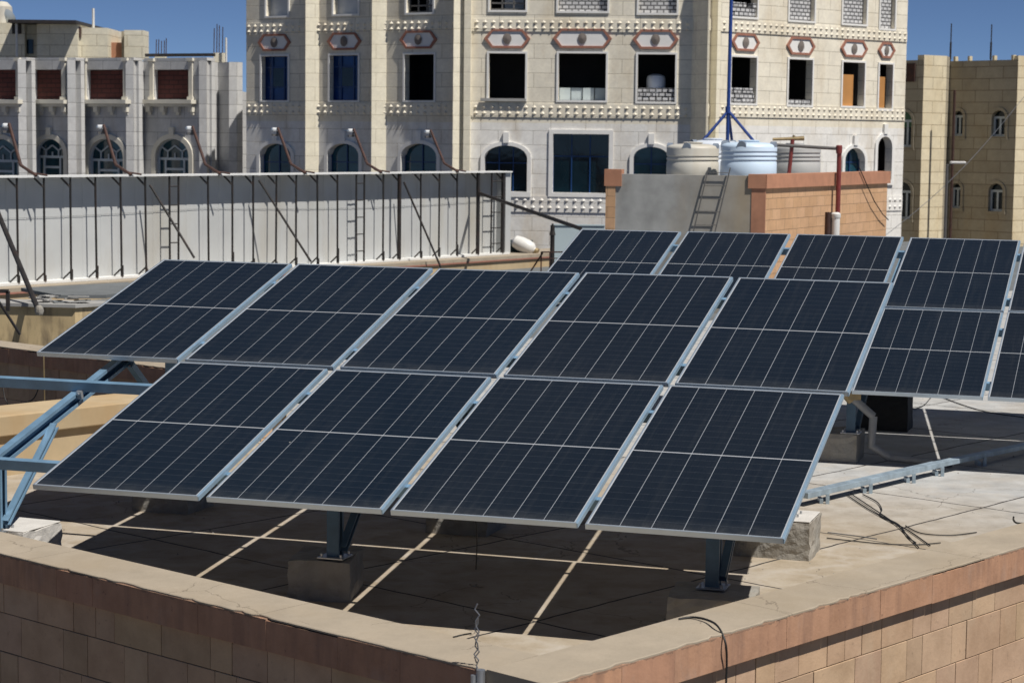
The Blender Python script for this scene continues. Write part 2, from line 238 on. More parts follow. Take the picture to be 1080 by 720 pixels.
# ------------------------------------------------------------------ mesh builder
class MB:
    def __init__(s): s.v = []; s.f = []; s.mi = []; s.tone = []; s.sm = []; s.cur = 0; s.ct = (1, 1, 1); s.csm = False; s.T = Matrix.Identity(4)
    def add(s, vs_, fs):
        b = len(s.v); s.v += [s.T @ Vector(p) for p in vs_]
        for f in fs: s.f.append([b+i for i in f]); s.mi.append(s.cur); s.tone.append(s.ct); s.sm.append(s.csm)
        return s
    def box(s, c, d, rz=0, T=None):
        x, y, z = d[0]/2, d[1]/2, d[2]/2; m = Matrix.Translation(c) @ Matrix.Rotation(rz, 4, 'Z') if T is None else T
        P = [m @ Vector((i*x, j*y, k*z)) for k in (-1, 1) for j in (-1, 1) for i in (-1, 1)]
        return s.add(P, [(0, 2, 3, 1), (4, 5, 7, 6), (0, 1, 5, 4), (2, 6, 7, 3), (0, 4, 6, 2), (1, 3, 7, 5)])
    def b2(s, p, q): # box by two corners
        return s.box([(a+b)/2 for a, b in zip(p, q)], [abs(a-b) for a, b in zip(p, q)])
    def poly(s, pts): return s.add(pts, [tuple(range(len(pts)))])
    def prism(s, pts2, z0, z1):
        n = len(pts2); a = sum(pts2[i][0]*pts2[(i+1) % n][1]-pts2[(i+1) % n][0]*pts2[i][1] for i in range(n))
        if a < 0: pts2 = pts2[::-1]
        return s.add([(x, y, z0) for x, y in pts2]+[(x, y, z1) for x, y in pts2], [tuple(range(n))[::-1], tuple(range(n, 2*n))]+[(i, (i+1) % n, n+(i+1) % n, n+i) for i in range(n)])
    def sweep(s, prof, p, q, up):
        # profile (list of 2d, ccw) in the plane across p->q
        p, q = Vector(p), Vector(q); d = (q-p).normalized(); up = Vector(up); sx = d.cross(up).normalized(); uy = sx.cross(d)
        n = len(prof); V = [o + sx*a + uy*b for o in (p, q) for a, b in prof]
        return s.add(V, [tuple(range(n)), tuple(range(n, 2*n))[::-1]]+[((i+1) % n, i, n+i, n+(i+1) % n) for i in range(n)])
    def bar(s, p, q, w_, h_, up=(0, 0, 1)):
        return s.sweep([(-w_/2, -h_/2), (w_/2, -h_/2), (w_/2, h_/2), (-w_/2, h_/2)], p, q, up)
    def channel(s, p, q, w_, h_, up=(0, 0, 1), t_=.004, lip=.012, flip=1):
        a, b = w_/2, h_/2
        pr = [(-a, -b), (a, -b), (a, -b+lip), (a-t_, -b+lip), (a-t_, -b+t_), (-a+t_, -b+t_), (-a+t_, b-t_), (a-t_, b-t_), (a-t_, b-lip), (a, b-lip), (a, b), (-a, b)]
        if flip < 0: pr = [(-x, y) for x, y in pr][::-1]
        return s.sweep(pr, p, q, up)
    def tube(s, pts, r, n=8, cap=True):
        pts = [Vector(p) for p in pts]; rings = []; V = []; prev = None
        for i, p in enumerate(pts):
            d = (pts[min(i+1, len(pts)-1)]-pts[max(i-1, 0)]).normalized()
            x = (prev - d*prev.dot(d)) if prev is not None else d.cross(Vector((0, 0, 1)) if abs(d.z) < .95 else Vector((1, 0, 0)))
            x.normalize(); prev = x; y = d.cross(x); rr = r[i] if isinstance(r, (list, tuple)) else r
            V += [p + (x*math.cos(2*math.pi*k/n)+y*math.sin(2*math.pi*k/n))*rr for k in range(n)]
        F = [(i*n+k, i*n+(k+1) % n, (i+1)*n+(k+1) % n, (i+1)*n+k) for i in range(len(pts)-1) for k in range(n)]
        if cap: F += [tuple(range(n))[::-1], tuple(range((len(pts)-1)*n, len(pts)*n))]
        o = s.csm; s.csm = n > 5; s.add(V, F); s.csm = o; return s
    def lathe(s, prof, c=(0, 0, 0), n=32):
        c = Vector(c); V = [c+Vector((r*math.cos(2*math.pi*k/n), r*math.sin(2*math.pi*k/n), z)) for r, z in prof for k in range(n)]
        F = [(i*n+k, i*n+(k+1) % n, (i+1)*n+(k+1) % n, (i+1)*n+k) for i in range(len(prof)-1) for k in range(n)]
        F += [tuple(range(n))[::-1], tuple(range((len(prof)-1)*n, len(prof)*n))]
        o = s.csm; s.csm = True; s.add(V, F); s.csm = o; return s
    def build(s, name, mats, parent=None, bevel=0, loc=None, rz=0, sharp=35):
        me = bpy.data.meshes.new(name); me.from_pydata([tuple(p) for p in s.v], [], s.f); me.validate(clean_customdata=False)
        mats = [mats] if isinstance(mats, str) else mats
        for m in mats: me.materials.append(M[m])
        if len(me.polygons) == len(s.mi):
            me.polygons.foreach_set('material_index', s.mi); me.polygons.foreach_set('use_smooth', s.sm)
        me.uv_layers.new(name='UVMap'); me.color_attributes.new('tone', 'FLOAT_COLOR', 'CORNER')
        uv = me.uv_layers['UVMap']; ca = me.color_attributes['tone']
        for i, p in enumerate(me.polygons):
            n = p.normal; ax = max(range(3), key=lambda k: abs(n[k])); tn = s.tone[min(i, len(s.tone)-1)]
            hz = Vector((n.x, n.y, 0)); tang = Vector((-n.y, n.x, 0)).normalized() if hz.length > .3 else None
            for li in p.loop_indices:
                c = me.vertices[me.loops[li].vertex_index].co
                uv.data[li].uv = (c.x, c.y) if ax == 2 else (c.dot(tang), c.z)
                ca.data[li].color = (*tn, 1)
        if any(s.sm): me.set_sharp_from_angle(angle=R(sharp))
        o = bpy.data.objects.new(name, me); COL.objects.link(o)
        if parent: o.parent = parent
        if loc is not None: o.location = loc
        o.rotation_euler.z = rz
        if bevel:
            md = o.modifiers.new('bevel', 'BEVEL'); md.width = bevel; md.segments = 2; md.limit_method = 'ANGLE'; md.angle_limit = R(40)
        return o
def tag(o, label=None, cat=None, group=None, kind=None):
    for k, v in (('label', label), ('category', cat), ('group', group), ('kind', kind)):
        if v: o[k] = v
    return o
def empty(name, loc=(0, 0, 0), rot=None, label=None, cat=None, group=None):
    o = bpy.data.objects.new(name, None); COL.objects.link(o); o.location = loc; o.empty_display_size = .2
    if rot is not None: o.rotation_euler = rot
    return tag(o, label, cat, group)
def copy_tree(o, parent=None):
    c = o.copy(); COL.objects.link(c); c.parent = parent
    for ch in list(o.children): copy_tree(ch, c)
    return c
def lerp(a, b, t): return a+(b-a)*t

# ================================================================== SETTING
g = MB(); g.poly([(-900, -200, -14), (900, -200, -14), (900, 1600, -14), (-900, 1600, -14)]); tag(g.build('ground', 'street_ground'), kind='structure')

# own building: walls under the roof, roof deck in two levels
FZ = -.025                                               # roof surface
HP = .6                                                   # top of the parapets
AO, BO = -5.77, 6.785                                     # outer coping faces of the right and left parapets
AB = -15.30                                               # inner face of the tan back-left parapet
d = MB(); d.prism([bl(*p).to_2d()[:] for p in ((AO-.1, BO+.1), (AO-.1, 62), (-20.5, 62), (-20.5, 13.66), (AB-.3, 13.66), (AB-.3, BO+.1))], -.4, FZ)
tag(d.build('roof_deck', 'roof_screed'), kind='structure')
d = MB(); d.prism([bl(*p).to_2d()[:] for p in ((-20.53, 13.66), (-20.53, 62), (-36.6, 62), (-36.6, 13.66))], -.75, -.35)
tag(d.build('lower_roof', 'dark_slab'), kind='structure')
d = MB(); d.prism([bl(*p).to_2d()[:] for p in ((AO-.14, BO+.14), (AO-.14, 61.9), (-36.4, 61.9), (-36.4, 13.8), (AB-.4, 13.8), (AB-.4, BO+.14))], -14, -.77)
tag(d.build('building_block', 'grey_render'), 'lower storeys of the building that carries the solar roof', 'building')

def stone_parapet(name, label, p0, p1, inw, rows, seed, coping_w=.37, c_start=0, f_start=0):
    """outer coping line p0->p1 (plan, z=0), inw = unit vector to the roof side. Parts: coping, fascia, wall, wall_core"""
    rnd = random.Random(seed); D = (p1-p0); Ln = D.length; D.normalize()
    root = empty(name, p0, (0, 0, math.atan2(D.y, D.x)), label, 'parapet wall'); sg = 1 if Vector((-D.y, D.x, 0)).dot(inw) > 0 else -1
    c = MB(); FH = .175; top = HP                              # plaster coping, a slightly wavy outer edge
    n = int(Ln/.05); xs = [c_start+(Ln-c_start)*i/n for i in range(n+1)]; ed = [rnd.uniform(.0, .006)+(rnd.uniform(.006, .02) if rnd.random() < .14 else 0) for _ in xs]
    V = []; 
    for x, e in zip(xs, ed): V += [(x, sg*e, top-.012), (x, sg*e, top-.004), (x, sg*(e+.005), top), (x, sg*(coping_w-.01), top+.004), (x, sg*coping_w, top-.006), (x, sg*coping_w, top-.12)]
    F = []
    for i in range(n):
        for k in range(5):
            a, b = i*6+k, (i+1)*6+k; F.append((a, b, b+1, a+1) if sg > 0 else (a, a+1, b+1, b))
    nv = len(V); F += [tuple(range(6)) if sg < 0 else tuple(range(6))[::-1], tuple(range(nv-6, nv)) if sg > 0 else tuple(range(nv-6, nv))[::-1]]
    c.csm = True; c.add(V, F); c.build('coping', 'coping_plaster', root)
    f = MB(); x = f_start                                                       # fascia stones
    while x < Ln:
        wd = rnd.uniform(.28, .6); x2 = min(Ln, x+wd); k = rnd.uniform(.93, 1.05); f.ct = (k, k*rnd.uniform(.98, 1.03), k*rnd.uniform(.98, 1.03))
        o = rnd.uniform(.001, .007); f.b2((x+.0006, sg*o*.6, top-.0125-(rnd.uniform(0, .012) if rnd.random() < .3 else 0)), (x2-.0006, sg*.10, top-FH-rnd.uniform(0, .006))); x = x2
    f.build('fascia', 'fascia_stone', root, bevel=.0015)
    wl = MB(); z = top-FH-.001; x = 0; RY = .045                          # wall stones, set back under the coping
    for r in range(rows):
        h = .19 if r == 0 else .23; x = -rnd.uniform(0, .3)
        while x < Ln:
            wd = rnd.choice((.17, .2, .22, .27, .33, .4)); a, b = max(.047+f_start, x), min(Ln, x+wd)
            if b-a > .03:
                k = rnd.uniform(.90, 1.08); wl.ct = (k, k*rnd.uniform(.97, 1.02), k*rnd.uniform(.94, 1.03))
                wl.b2((a+.0022, sg*(RY+rnd.uniform(0, .004)), z-h+.0045), (b-.0022, sg*.2, z))
            x += wd
        z -= h
    wl.build('wall', 'parapet_stone', root, bevel=.0025)
    cb = MB(); cb.b2((.06, sg*(RY+.008), top-FH+.002), (Ln, sg*(coping_w-.03), -.76)); cb.b2((.06, sg*.09, top-.014), (Ln, sg*(coping_w-.02), top-FH+.004)); cb.b2((.07, sg*(RY+.012), z), (Ln, sg*.25, z-4)); cb.build('wall_core', 'mortar', root)
    pl = MB(); pl.b2((0, sg*(coping_w-.031), top-.13), (Ln, sg*(coping_w-.022), .0)); pl.build('inner_render', 'coping_plaster', root)
    return root
CRN = bl(AO, BO)
stone_parapet('parapet_wall', 'front parapet on the left with its dark stone face in shade and pale coping', CRN, bl(-16.5, BO), A2, 10, 3, .37, .366)
stone_parapet('parapet_wall', 'sunlit right parapet with pink stone fascia and tan block wall below', CRN, bl(AO, 22), -A1, 10, 5, .37, 0, .05)
# tan plastered parapet at the back left
r = empty('parapet_wall', bl(AB, BO+.38), (0, 0, AX), 'tan plastered parapet with wide top behind the bare blue steel frame', 'parapet wall')
c = MB(); c.b2((.05, 0, .335), (-.57, 6.33, .52)); c.build('coping', 'back_plaster', r, bevel=.012)
c = MB(); c.b2((0, 0, -.3), (-.5, 6.32, .333)); c.build('wall', 'back_plaster', r)
# brown parapet beyond the notch
NX = -15.25
r2 = stone_parapet('parapet_wall', 'brown stone parapet in shade behind the tan parapet, sunlit strip on its top', bl(NX, 13.5), bl(-30, 13.5), A2, 8, 11)
# ------------------------------------------------------------------ penthouse with tanks
PB = aty(808, 182, 39.87); PB.z = 0; PZ = 2.36
A_ = aty(641, 176, 40.5); C_ = aty(938, 178, 46.6); A_.z = C_.z = 0
r = empty('rooftop_penthouse', PB, None, 'flat roofed rooftop block, grey render left face, orange tiled right face', 'building')
def seg_wall(root, name, mat, a, b, z0, z1, th, inset=0, out=0):
    a = Vector(a); b = Vector(b); D = (b-a); D.z = 0; Ln = D.length; D.normalize(); n = Vector((D.y, -D.x, 0))      # n = outward (right of a->b)
    m = MB(); m.b2((inset, -out, z0), (Ln-inset, th, z1)); return m.build(name, mat, root, loc=a-root.location, rz=math.atan2(D.y, D.x))
seg_wall(r, 'rendered_wall', 'grey_render', A_, PB, -.4, PZ-.03, .2, .13)
seg_wall(r, 'tiled_wall', 'tile_cladding', PB, C_, -.4, PZ-.27, .2, .02, -.03)
seg_wall(r, 'coping', 'tile_coping', PB, C_, PZ-.268, PZ, .32, -.03, .03)
seg_wall(r, 'coping', 'tile_coping', PB+(A_-PB).normalized()*.34, PB, PZ-.268, PZ+.002, .3, .0, .035)
seg_wall(r, 'coping', 'tile_coping', A_, A_+(PB-A_).normalized()*.22, PZ-.268, PZ+.06, .3, -.06, .035)
seg_wall(r, 'corner_pier', 'tile_coping', PB+(A_-PB).normalized()*.27, PB, -.4, PZ-.27, .25, .0, .012)
seg_wall(r, 'corner_pier', 'tile_cladding', A_, A_+(PB-A_).normalized()*.13, -.4, PZ-.27, .25, -.03, .02)
D_ = A_+C_-PB
m = MB(); m.prism([(q-PB).to_2d()[:] for q in (A_.lerp(D_, .02), PB.lerp(D_, .03), C_.lerp(D_, .02), D_)], -.4, PZ-.12); m.build('roof_slab', 'grey_render', r)
# leaning ladder on the grey wall
def ladder(name, label, bot, top, wdt, nr, mat, rad=.016, group=None, side=None):
    bot, top = Vector(bot), Vector(top); sd = Vector(side).normalized()*wdt/2; e = empty(name, bot, None, label, 'ladder', group)
    for s_ in (-1, 1): m = MB(); m.bar(sd*s_, top-bot+sd*s_, rad*2, rad*2, (0, 1, 0)); m.build('rail', mat, e)
    for k in range(nr):
        p = (top-bot)*((k+.6)/nr); m = MB(); m.tube([p-sd, p+sd], rad*.7, 6); m.build('rung', mat, e)
    return e
wdir = (PB-A_).normalized(); wn = Vector((wdir.y, -wdir.x, 0))
lt = atpl(758.5, 178, PB+wn*.05, wn); lb = atpl(743, 243, PB+wn*.10, wn); lb2 = lt+(lb-lt)*1.25
ladder('ladder', 'dark metal ladder leaning on the grey rendered penthouse wall', lb2, lt+(lt-lb)*.02, .42, 6, 'grey_steel', .011, None, wdir)

def tank(name, label, px, Y, rad, h, mat, base_z, rings=3, lid=True, lugs=4, lug_rot=.6):
    c = aty(px, 170, Y); c.z = base_z; e = empty(name, c, None, label, 'water tank', 'water tanks on the rooftop penthouse')
    pr = [(rad*.96, 0), (rad, .04)]; z0 = .1
    zr = [h*.50, h*.62, h*.74][:rings]
    for z in zr: pr += [(rad, z-.035), (rad*.972, z-.018), (rad*.972, z+.004), (rad*1.008, z+.02), (rad, z+.035)]
    pr += [(rad, h*.86), (rad*.985, h*.90), (rad*.93, h*.945), (rad*.82, h*.975), (rad*.6, h*1.0), (rad*.36, h*1.012), (rad*.35, h*1.05), (.001, h*1.06)]
    m = MB(); m.lathe(pr, n=40); m.build('tank_body', mat, e, sharp=50)
    if lid: m = MB(); m.lathe([(rad*.37, h*1.035), (rad*.39, h*1.04), (rad*.39, h*1.055), (rad*.3, h*1.07), (.001, h*1.075)], n=24); m.build('lid', mat, e)
    for k in range(lugs):
        a = lug_rot + k*2*math.pi/lugs; m = MB(); m.T = Matrix.Rotation(a, 4, 'Z') @ Matrix.Translation((rad*.80, 0, h*.875))
        m.csm = True; ns = 10; V = []; F = []
        for i in range(2):
            for j in range(ns+1): t_ = math.pi*j/ns; V.append(((.0, .19*rad)[i], math.cos(t_)*rad*.17, math.sin(t_)*rad*.20))
        for j in range(ns): F.append((j, j+1, ns+2+j, ns+1+j))
        F += [tuple(range(ns+1))[::-1], tuple(range(ns+1, 2*ns+2))]
        m.add(V, F); m.build('lifting_lug', 'tank_lug_dark' if mat in ('tank_cream', 'tank_white', 'tank_blue') else mat, e)  # lugs on the pale tanks get a darker blue-grey
    return e
tank('water_tank', 'cream plastic water tank at the left end of the row', 730.5, 43.5, .55, .68, 'tank_cream', PZ-.12, 2, True, 4, -1.9)
tank('water_tank', 'pale blue plastic water tank in front, between cream and grey tanks', 789.5, 42.6, .578, .73, 'tank_blue', PZ-.12, 3, True, 4, -1.95)
tank('water_tank', 'white water tank behind, mostly hidden by the cream and pale blue tanks', 752, 45.3, .56, .76, 'tank_white', PZ-.12, 2, True, 4, -1.1)
tank('water_tank', 'dull grey water tank behind the red pipe, right end of the row', 838, 44.8, .56, .69, 'tank_grey', PZ-.12, 3, False, 0)
# mast
mb = aty(766.5, 172, 48.5); zt = aty(768, 0, 48.5).z; mb.z = PZ-.12
e = empty('antenna_mast', mb, None, 'tall blue steel mast on three splayed legs behind the water tanks', 'mast')
zk = aty(767, 117, 48.5).z-mb.z
m = MB(); m.tube([(0, 0, 0), (.03, 0, zt+1.2-mb.z)], .042, 8); m.build('pole', 'blue_paint', e)
for px, dy in ((741, -.2), (795, -.3), (772, .9)):
    q = aty(px, 149, 48.5+dy); q.z = PZ-.1
    m = MB(); kn = aty(px, 149, 48.5+dy); f_ = Vector((kn.x-mb.x, dy, kn.z-mb.z)); top_ = Vector((.01, 0, zk)); m.tube([top_, top_+(f_-top_)*1.35], .035, 6); m.build('leg', 'blue_paint', e)
m = MB(); m.lathe([(.06, zk-.06), (.06, zk+.1)], n=10); m.build('collar', 'blue_paint', e)
# red pipe on the tiled wall
td = (C_-PB).normalized(); tn = Vector((td.y, -td.x, 0)); PP = PB+tn*.11
b0 = atpl(883, 245, PP, tn); b0.z = -.2; b1 = atpl(885, 157, PP, tn); b2_ = aty(818, 153, 43.4); b3 = Vector((b2_.x+.25, b2_.y, 0))
e = empty('water_pipe', b0, None, 'dark red water pipe climbing the orange tiled wall and crossing to the tanks', 'pipe')
m = MB(); m.tube([(0, 0, 0), (0, 0, b1.z-b0.z-.03)], .05, 10); m.build('riser', 'red_paint', e)
m = MB(); m.tube([b1-b0+Vector((.04, 0, 0)), b2_-b0], .036, 10); m.build('crossing_pipe', 'grey_steel', e)
m = MB(); m.lathe([(.062, -.1), (.066, -.05), (.066, .06), (.05, .075)], b1-b0, 12); m.build('elbow', 'red_paint', e)
q0 = aty(836, 147, 43.4); q1 = aty(832, 178, 43.4); q1.z = PZ-.1
m = MB(); m.tube([q1-b0, q0-b0], .042, 8); m.build('standpipe', 'red_paint', e)
m = MB(); h0 = aty(815, 147, 43.4)-b0; h1 = aty(848, 146, 43.4)-b0; m.tube([h0, h0.lerp(h1, .5), h1], [.03, .034, .05], 8); m.tube([h0.lerp(h1, .6)+Vector((0, 0, -.1)), h0.lerp(h1, .68)+Vector((0, 0, .07))], .03, 6); m.build('valve', 'brass', e)
# short stub pipe
q = atpl(878.5, 226, PB+tn*.45, tn); e = empty('vent_pipe', (q.x, q.y, -.3), None, 'short brown and white capped pipe standing beside the orange wall', 'pipe')
m = MB(); m.lathe([(.085, 0), (.085, q.z+.3)], (.06, 0, 0), 12); m.build('pipe', 'white_pvc', e); m = MB(); m.lathe([(.07, 0), (.07, q.z+.34)], (-.09, .02, 0), 12); m.build('pipe', 'rust_steel', e)
m = MB(); m.lathe([(.09, q.z+.22), (.10, q.z+.24), (.10, q.z+.31), (.06, q.z+.34)], (.06, 0, 0), 12); m.build('cap', 'white_pvc', e)
# cable hanging on tiled wall
pts = [atpl(x, y, PB+tn*.06, tn) for x, y in ((906, 176), (913, 192), (922, 212), (931, 226), (937, 232))]
m = MB(); m.tube([p-pts[0] for p in pts], .012, 5); o = m.build('cable', 'rubber', None, loc=pts[0]); tag(o, 'thin dark cable sagging across the orange tiled wall', 'cable')

# ================================================================== SOLAR ARRAYS
def axes(az, tl):
    u = Vector((math.cos(az), math.sin(az), 0)); v = Vector((-math.sin(az)*math.cos(tl), math.cos(az)*math.cos(tl), math.sin(tl))); return u, v, u.cross(v)
F_AZ, F_T = -.315895, .284278; F_P = Vector((-4.30506, 13.66088, -2.27457+CAMH)); FG = [.06456, .06144, .06005, .05306]; FS = .0252
B_AZ, B_T = -.3102, .2939; B_P = Vector((-.4673, 20.2603, -2.29943+CAMH)); BG = [.0845, .0828, .0848, .0507]; BGV = .038
def make_panel():
    e = empty('solar_panel'); FD = .035
    m = MB(); lip = .011
    for a, b in (((0, 0), (P_W, lip)), ((0, P_L-lip), (P_W, P_L)), ((0, lip), (lip, P_L-lip))): m.b2((a[0], a[1], -FD), (b[0], b[1], 0))
    m.build('frame', 'aluminium', e, bevel=.0012)
    m = MB(); m.b2((P_W-lip, lip, -FD), (P_W, P_L-lip, 0)); m.b2((P_W+.0005, .001, -FD), (P_W+.007, P_L-.001, -.004)); m.build('side_rail', 'sky_tinted_aluminium', e, bevel=.0012)  # right frame bar: sky reflection painted in as a blue tint
    s = MB(); s.poly([(lip, lip, -.0025), (P_W-lip, lip, -.0025), (P_W-lip, P_L-lip, -.0025), (lip, P_L-lip, -.0025)]); s.build('cell_sheet', 'solar_cells', e)
    s = MB(); s.b2((lip, lip, -.0065), (P_W-lip, P_L-lip, -.0105)); s.build('back_sheet', 'white_pvc', e)
    s = MB()
    for x in (.3, .6, .9): s.b2((x-.04, P_L/2-.03, -.011), (x+.04, P_L/2+.03, -.028))
    s.build('junction_box', 'rubber', e)
    return e
proto = make_panel(); used = [False]; rp = random.Random(4)
def put_panel(P, az, tl, iu, iv, label, group):
    u, v, n = axes(az, tl); o = proto if not used[0] else copy_tree(proto); used[0] = True
    jit = rp.uniform(-.0025, .0025); Rm = Matrix((u, v, n)).transposed() @ Matrix.Rotation(jit, 3, 'Y') @ Matrix.Rotation(rp.uniform(-.002, .002), 3, 'X')
    o.location = P+u*iu+v*iv; o.rotation_euler = Rm.to_euler(); tag(o, label, 'solar panel', group)
def cols(W_, gs):
    r_ = [0]
    for g_ in gs: r_.append(r_[-1]+W_+g_)
    return r_
FU = cols(P_W, FG); BU = cols(P_W, BG)
low = {1: 'leftmost panel of the front array lower row, next to the bare steel frame', 2: 'second panel from the left in the front array lower row', 3: 'third panel from the left in the front array lower row', 4: 'right end panel of the front array lower row, above the sunlit concrete block'}
upl = {0: 'leftmost panel of the front array upper row, nothing mounted below it', 1: 'second panel from the left in the front array upper row', 2: 'middle panel of the five in the front array upper row', 3: 'fourth panel from the left in the front array upper row', 4: 'right end panel of the front array upper row, overlapping the rear array'}
for k, s in low.items(): put_panel(F_P, F_AZ, F_T, FU[k], 0, s, 'solar panels of the front array')
for k, s in upl.items(): put_panel(F_P, F_AZ, F_T, FU[k]+FS, P_L+P_GV, s, 'solar panels of the front array')
bup = {0: 'leftmost panel of the rear array, in front of the grey rendered wall left part', 1: 'rear array panel below the leaning ladder, second from the left', 2: 'rear array panel in front of the orange tiled wall', 3: 'rear array upper panel at the right, whole face in view', 4: 'rear array upper panel cut off by the right picture edge'}
blo = {2: 'rear array lower panel almost wholly hidden by the front array', 3: 'rear array lower panel with its bottom edge above the grey bent pipe', 4: 'rear array lower panel cut off by the right picture edge'}
for k, s in bup.items(): put_panel(B_P, B_AZ, B_T, BU[k], P_L+BGV, s, 'solar panels of the rear array')
for k, s in blo.items(): put_panel(B_P, B_AZ, B_T, BU[k], 0, s, 'solar panels of the rear array')

# concrete blocks under the posts
def block(loc, rz, dims, label, mat='concrete_block', top=None, seed=0):
    rnd = random.Random(seed); loc = Vector(loc)+Vector((0, 0, FZ)); x, y, z = dims[0]/2, dims[1]/2, dims[2]-FZ; e = empty('concrete_block', loc, (0, 0, rz), label, 'concrete block', 'concrete footing blocks under the racks')
    m = MB(); n = 6; V = []; F = []                               # a roughly cast block: gridded and jittered faces
    def gridface(o, a, b):
        b0 = len(m.v); vs_ = []
        for i in range(n+1):
            for j in range(n+1): vs_.append(Vector(o)+Vector(a)*(i/n)+Vector(b)*(j/n))
        m.add(vs_, [(i*(n+1)+j, (i+1)*(n+1)+j, (i+1)*(n+1)+j+1, i*(n+1)+j+1) for i in range(n) for j in range(n)])
    gridface((-x, -y, 0), (2*x, 0, 0), (0, 0, z)); gridface((x, -y, 0), (0, 2*y, 0), (0, 0, z)); gridface((x, y, 0), (-2*x, 0, 0), (0, 0, z)); gridface((-x, y, 0), (0, -2*y, 0), (0, 0, z)); gridface((-x, -y, z), (2*x, 0, 0), (0, 2*y, 0))
    jit = {}
    for i, p in enumerate(m.v):
        k = (round(p.x, 3), round(p.y, 3), round(p.z, 3))
        if k not in jit: jit[k] = Vector((rnd.uniform(-1, 1), rnd.uniform(-1, 1), rnd.uniform(-1, 1) if p.z > .01 else 0))*.007
        m.v[i] = p+jit[k]
    m.build('block_body', mat, e)
    if top: t_ = MB(); t_.b2((-x+.006, -y+.006, z+.004), (x-.006, y-.006, z+.014)); t_.build('top_screed', top, e, bevel=.006)
    return e
fu, fv, fn = axes(F_AZ, F_T); bu, bv, bn = axes(B_AZ, B_T); fh = Vector((-fu.y, fu.x, 0)); bh = Vector((-bu.y, bu.x, 0))
def fgrd(u_, h_): q = F_P+fu*u_+fh*h_; q.z = 0; return q
def bgrd(u_, h_): q = B_P+bu*u_+bh*h_; q.z = 0; return q
RAFT = (.585, 3.11, 5.64); BRAFT = (1.22, 3.78, 6.3)
BH = .25
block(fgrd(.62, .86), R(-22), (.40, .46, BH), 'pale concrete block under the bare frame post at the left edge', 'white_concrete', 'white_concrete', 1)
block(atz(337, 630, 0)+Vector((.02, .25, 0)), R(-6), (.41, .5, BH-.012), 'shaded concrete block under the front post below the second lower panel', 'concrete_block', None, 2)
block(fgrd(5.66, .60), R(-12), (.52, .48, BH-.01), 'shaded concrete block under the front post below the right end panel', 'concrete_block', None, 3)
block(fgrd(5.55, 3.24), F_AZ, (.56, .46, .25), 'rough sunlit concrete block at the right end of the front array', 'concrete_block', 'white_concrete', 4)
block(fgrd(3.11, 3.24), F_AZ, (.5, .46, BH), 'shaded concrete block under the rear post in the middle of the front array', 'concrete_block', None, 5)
block(fgrd(.585, 3.24), F_AZ, (.5, .46, BH), 'shaded concrete block under the rear post at the left of the front array', 'concrete_block', None, 6)
block(Vector((3.06, 19.62, 0)), B_AZ, (.60, .5, BH), 'dark shaded concrete block beside the grey bent pipe', 'concrete_block', None, 7)
block(Vector((3.99, 21.75, 0)), B_AZ, (.50, .45, .36), 'concrete block beneath the rear array, coloured black for its deep shade', 'shade_black', None, 8)  # plain concrete block; the deep shade is put into its black colour

def rack(name, label, P, u, v, n, hv, rafts, urng_low, urng_up, gv, front_h, rear_h):
    root = empty(name, P, None, label, 'mounting rack'); up = n
    def W3(u_, v_, o): return u*u_+v*v_+n*o
    vL, vH = .42, 1.77; fd = .036; ph = .075
    for vv, rng in ((vL, urng_low), (vH, urng_low), (P_L+gv+vL, urng_up), (P_L+gv+vH, urng_up)):
        m = MB(); m.channel(W3(rng[0], vv, -fd-ph/2), W3(rng[1], vv, -fd-ph/2), .045, ph, n, .003, .014, -1); m.build('purlin', 'blue_steel', root)
    ro = -fd-ph-.052
    for a in rafts:
        m = MB(); m.channel(W3(a, .52, ro), W3(a, 2*P_L-.10, ro), .06, .10, n, .004, .026, 1); m.build('rafter', 'blue_steel', root)
        for vv in (vL, vH, P_L+gv+vL, P_L+gv+vH): m = MB(); m.T = Matrix.Translation(W3(a+.045, vv-.025, ro+.045)) @ Matrix((u, v, n)).transposed().to_4x4(); m.b2((-.02, -.03, -.04), (.02, .0, .02)); m.tube([(0, -.03, .005), (0, -.048, .005)], .011, 6); m.build('angle_cleat', 'galvanised', root)
        # posts: foot at horizontal offset, head under the rafter
        for hh in (front_h, rear_h):
            vv = hh/math.cos(F_T); top_ = W3(a, vv, ro-.05); ft = u*a+hv*hh; ft.z = BH-P.z+.004
            m = MB(); m.channel((ft.x, ft.y, ft.z+.008), (ft.x, ft.y, top_.z+.05), .085, .085, tuple(-hv), .005, .024, 1); m.build('post', 'blue_steel' if a < 1 else 'shaded_blue_steel', root)  # inner posts and struts: same blue steel, under-array shade painted in as darker copy
            bp = MB(); bp.T = Matrix.Translation(ft) @ Matrix.Rotation(math.atan2(u.y, u.x), 4, 'Z'); bp.b2((-.09, -.09, 0), (.09, .09, .008))
            for i in (-1, 1):
                for j in (-1, 1): bp.tube([(i*.068, j*.068, .006), (i*.068, j*.068, .03)], .009, 6)
            bp.build('base_plate', 'galvanised', root)
        f0 = u*(a+.055)+hv*front_h; f0.z = BH-P.z+.06; m = MB(); m.channel(f0, W3(a+.055, 1.32, ro-.03), .05, .05, (0, 0, 1), .004, .012, 1); m.build('strut', 'blue_steel' if a < 1 else 'shaded_blue_steel', root)
        f1 = u*(a+.055)+hv*rear_h; f1.z = BH-P.z+.35; m = MB(); m.channel(f1, W3(a+.055, rear_h-.75, ro-.03), .05, .05, (0, 0, 1), .004, .012, 1); m.build('strut', 'blue_steel' if a < 1 else 'shaded_blue_steel', root)
    return root
rack('mounting_rack', 'blue steel rack carrying the front array, its left end bare', F_P, fu, fv, fn, fh, RAFT, (-.5, FU[4]+P_W-.03), (.03, FU[4]+P_W), P_GV, .66, 3.24)
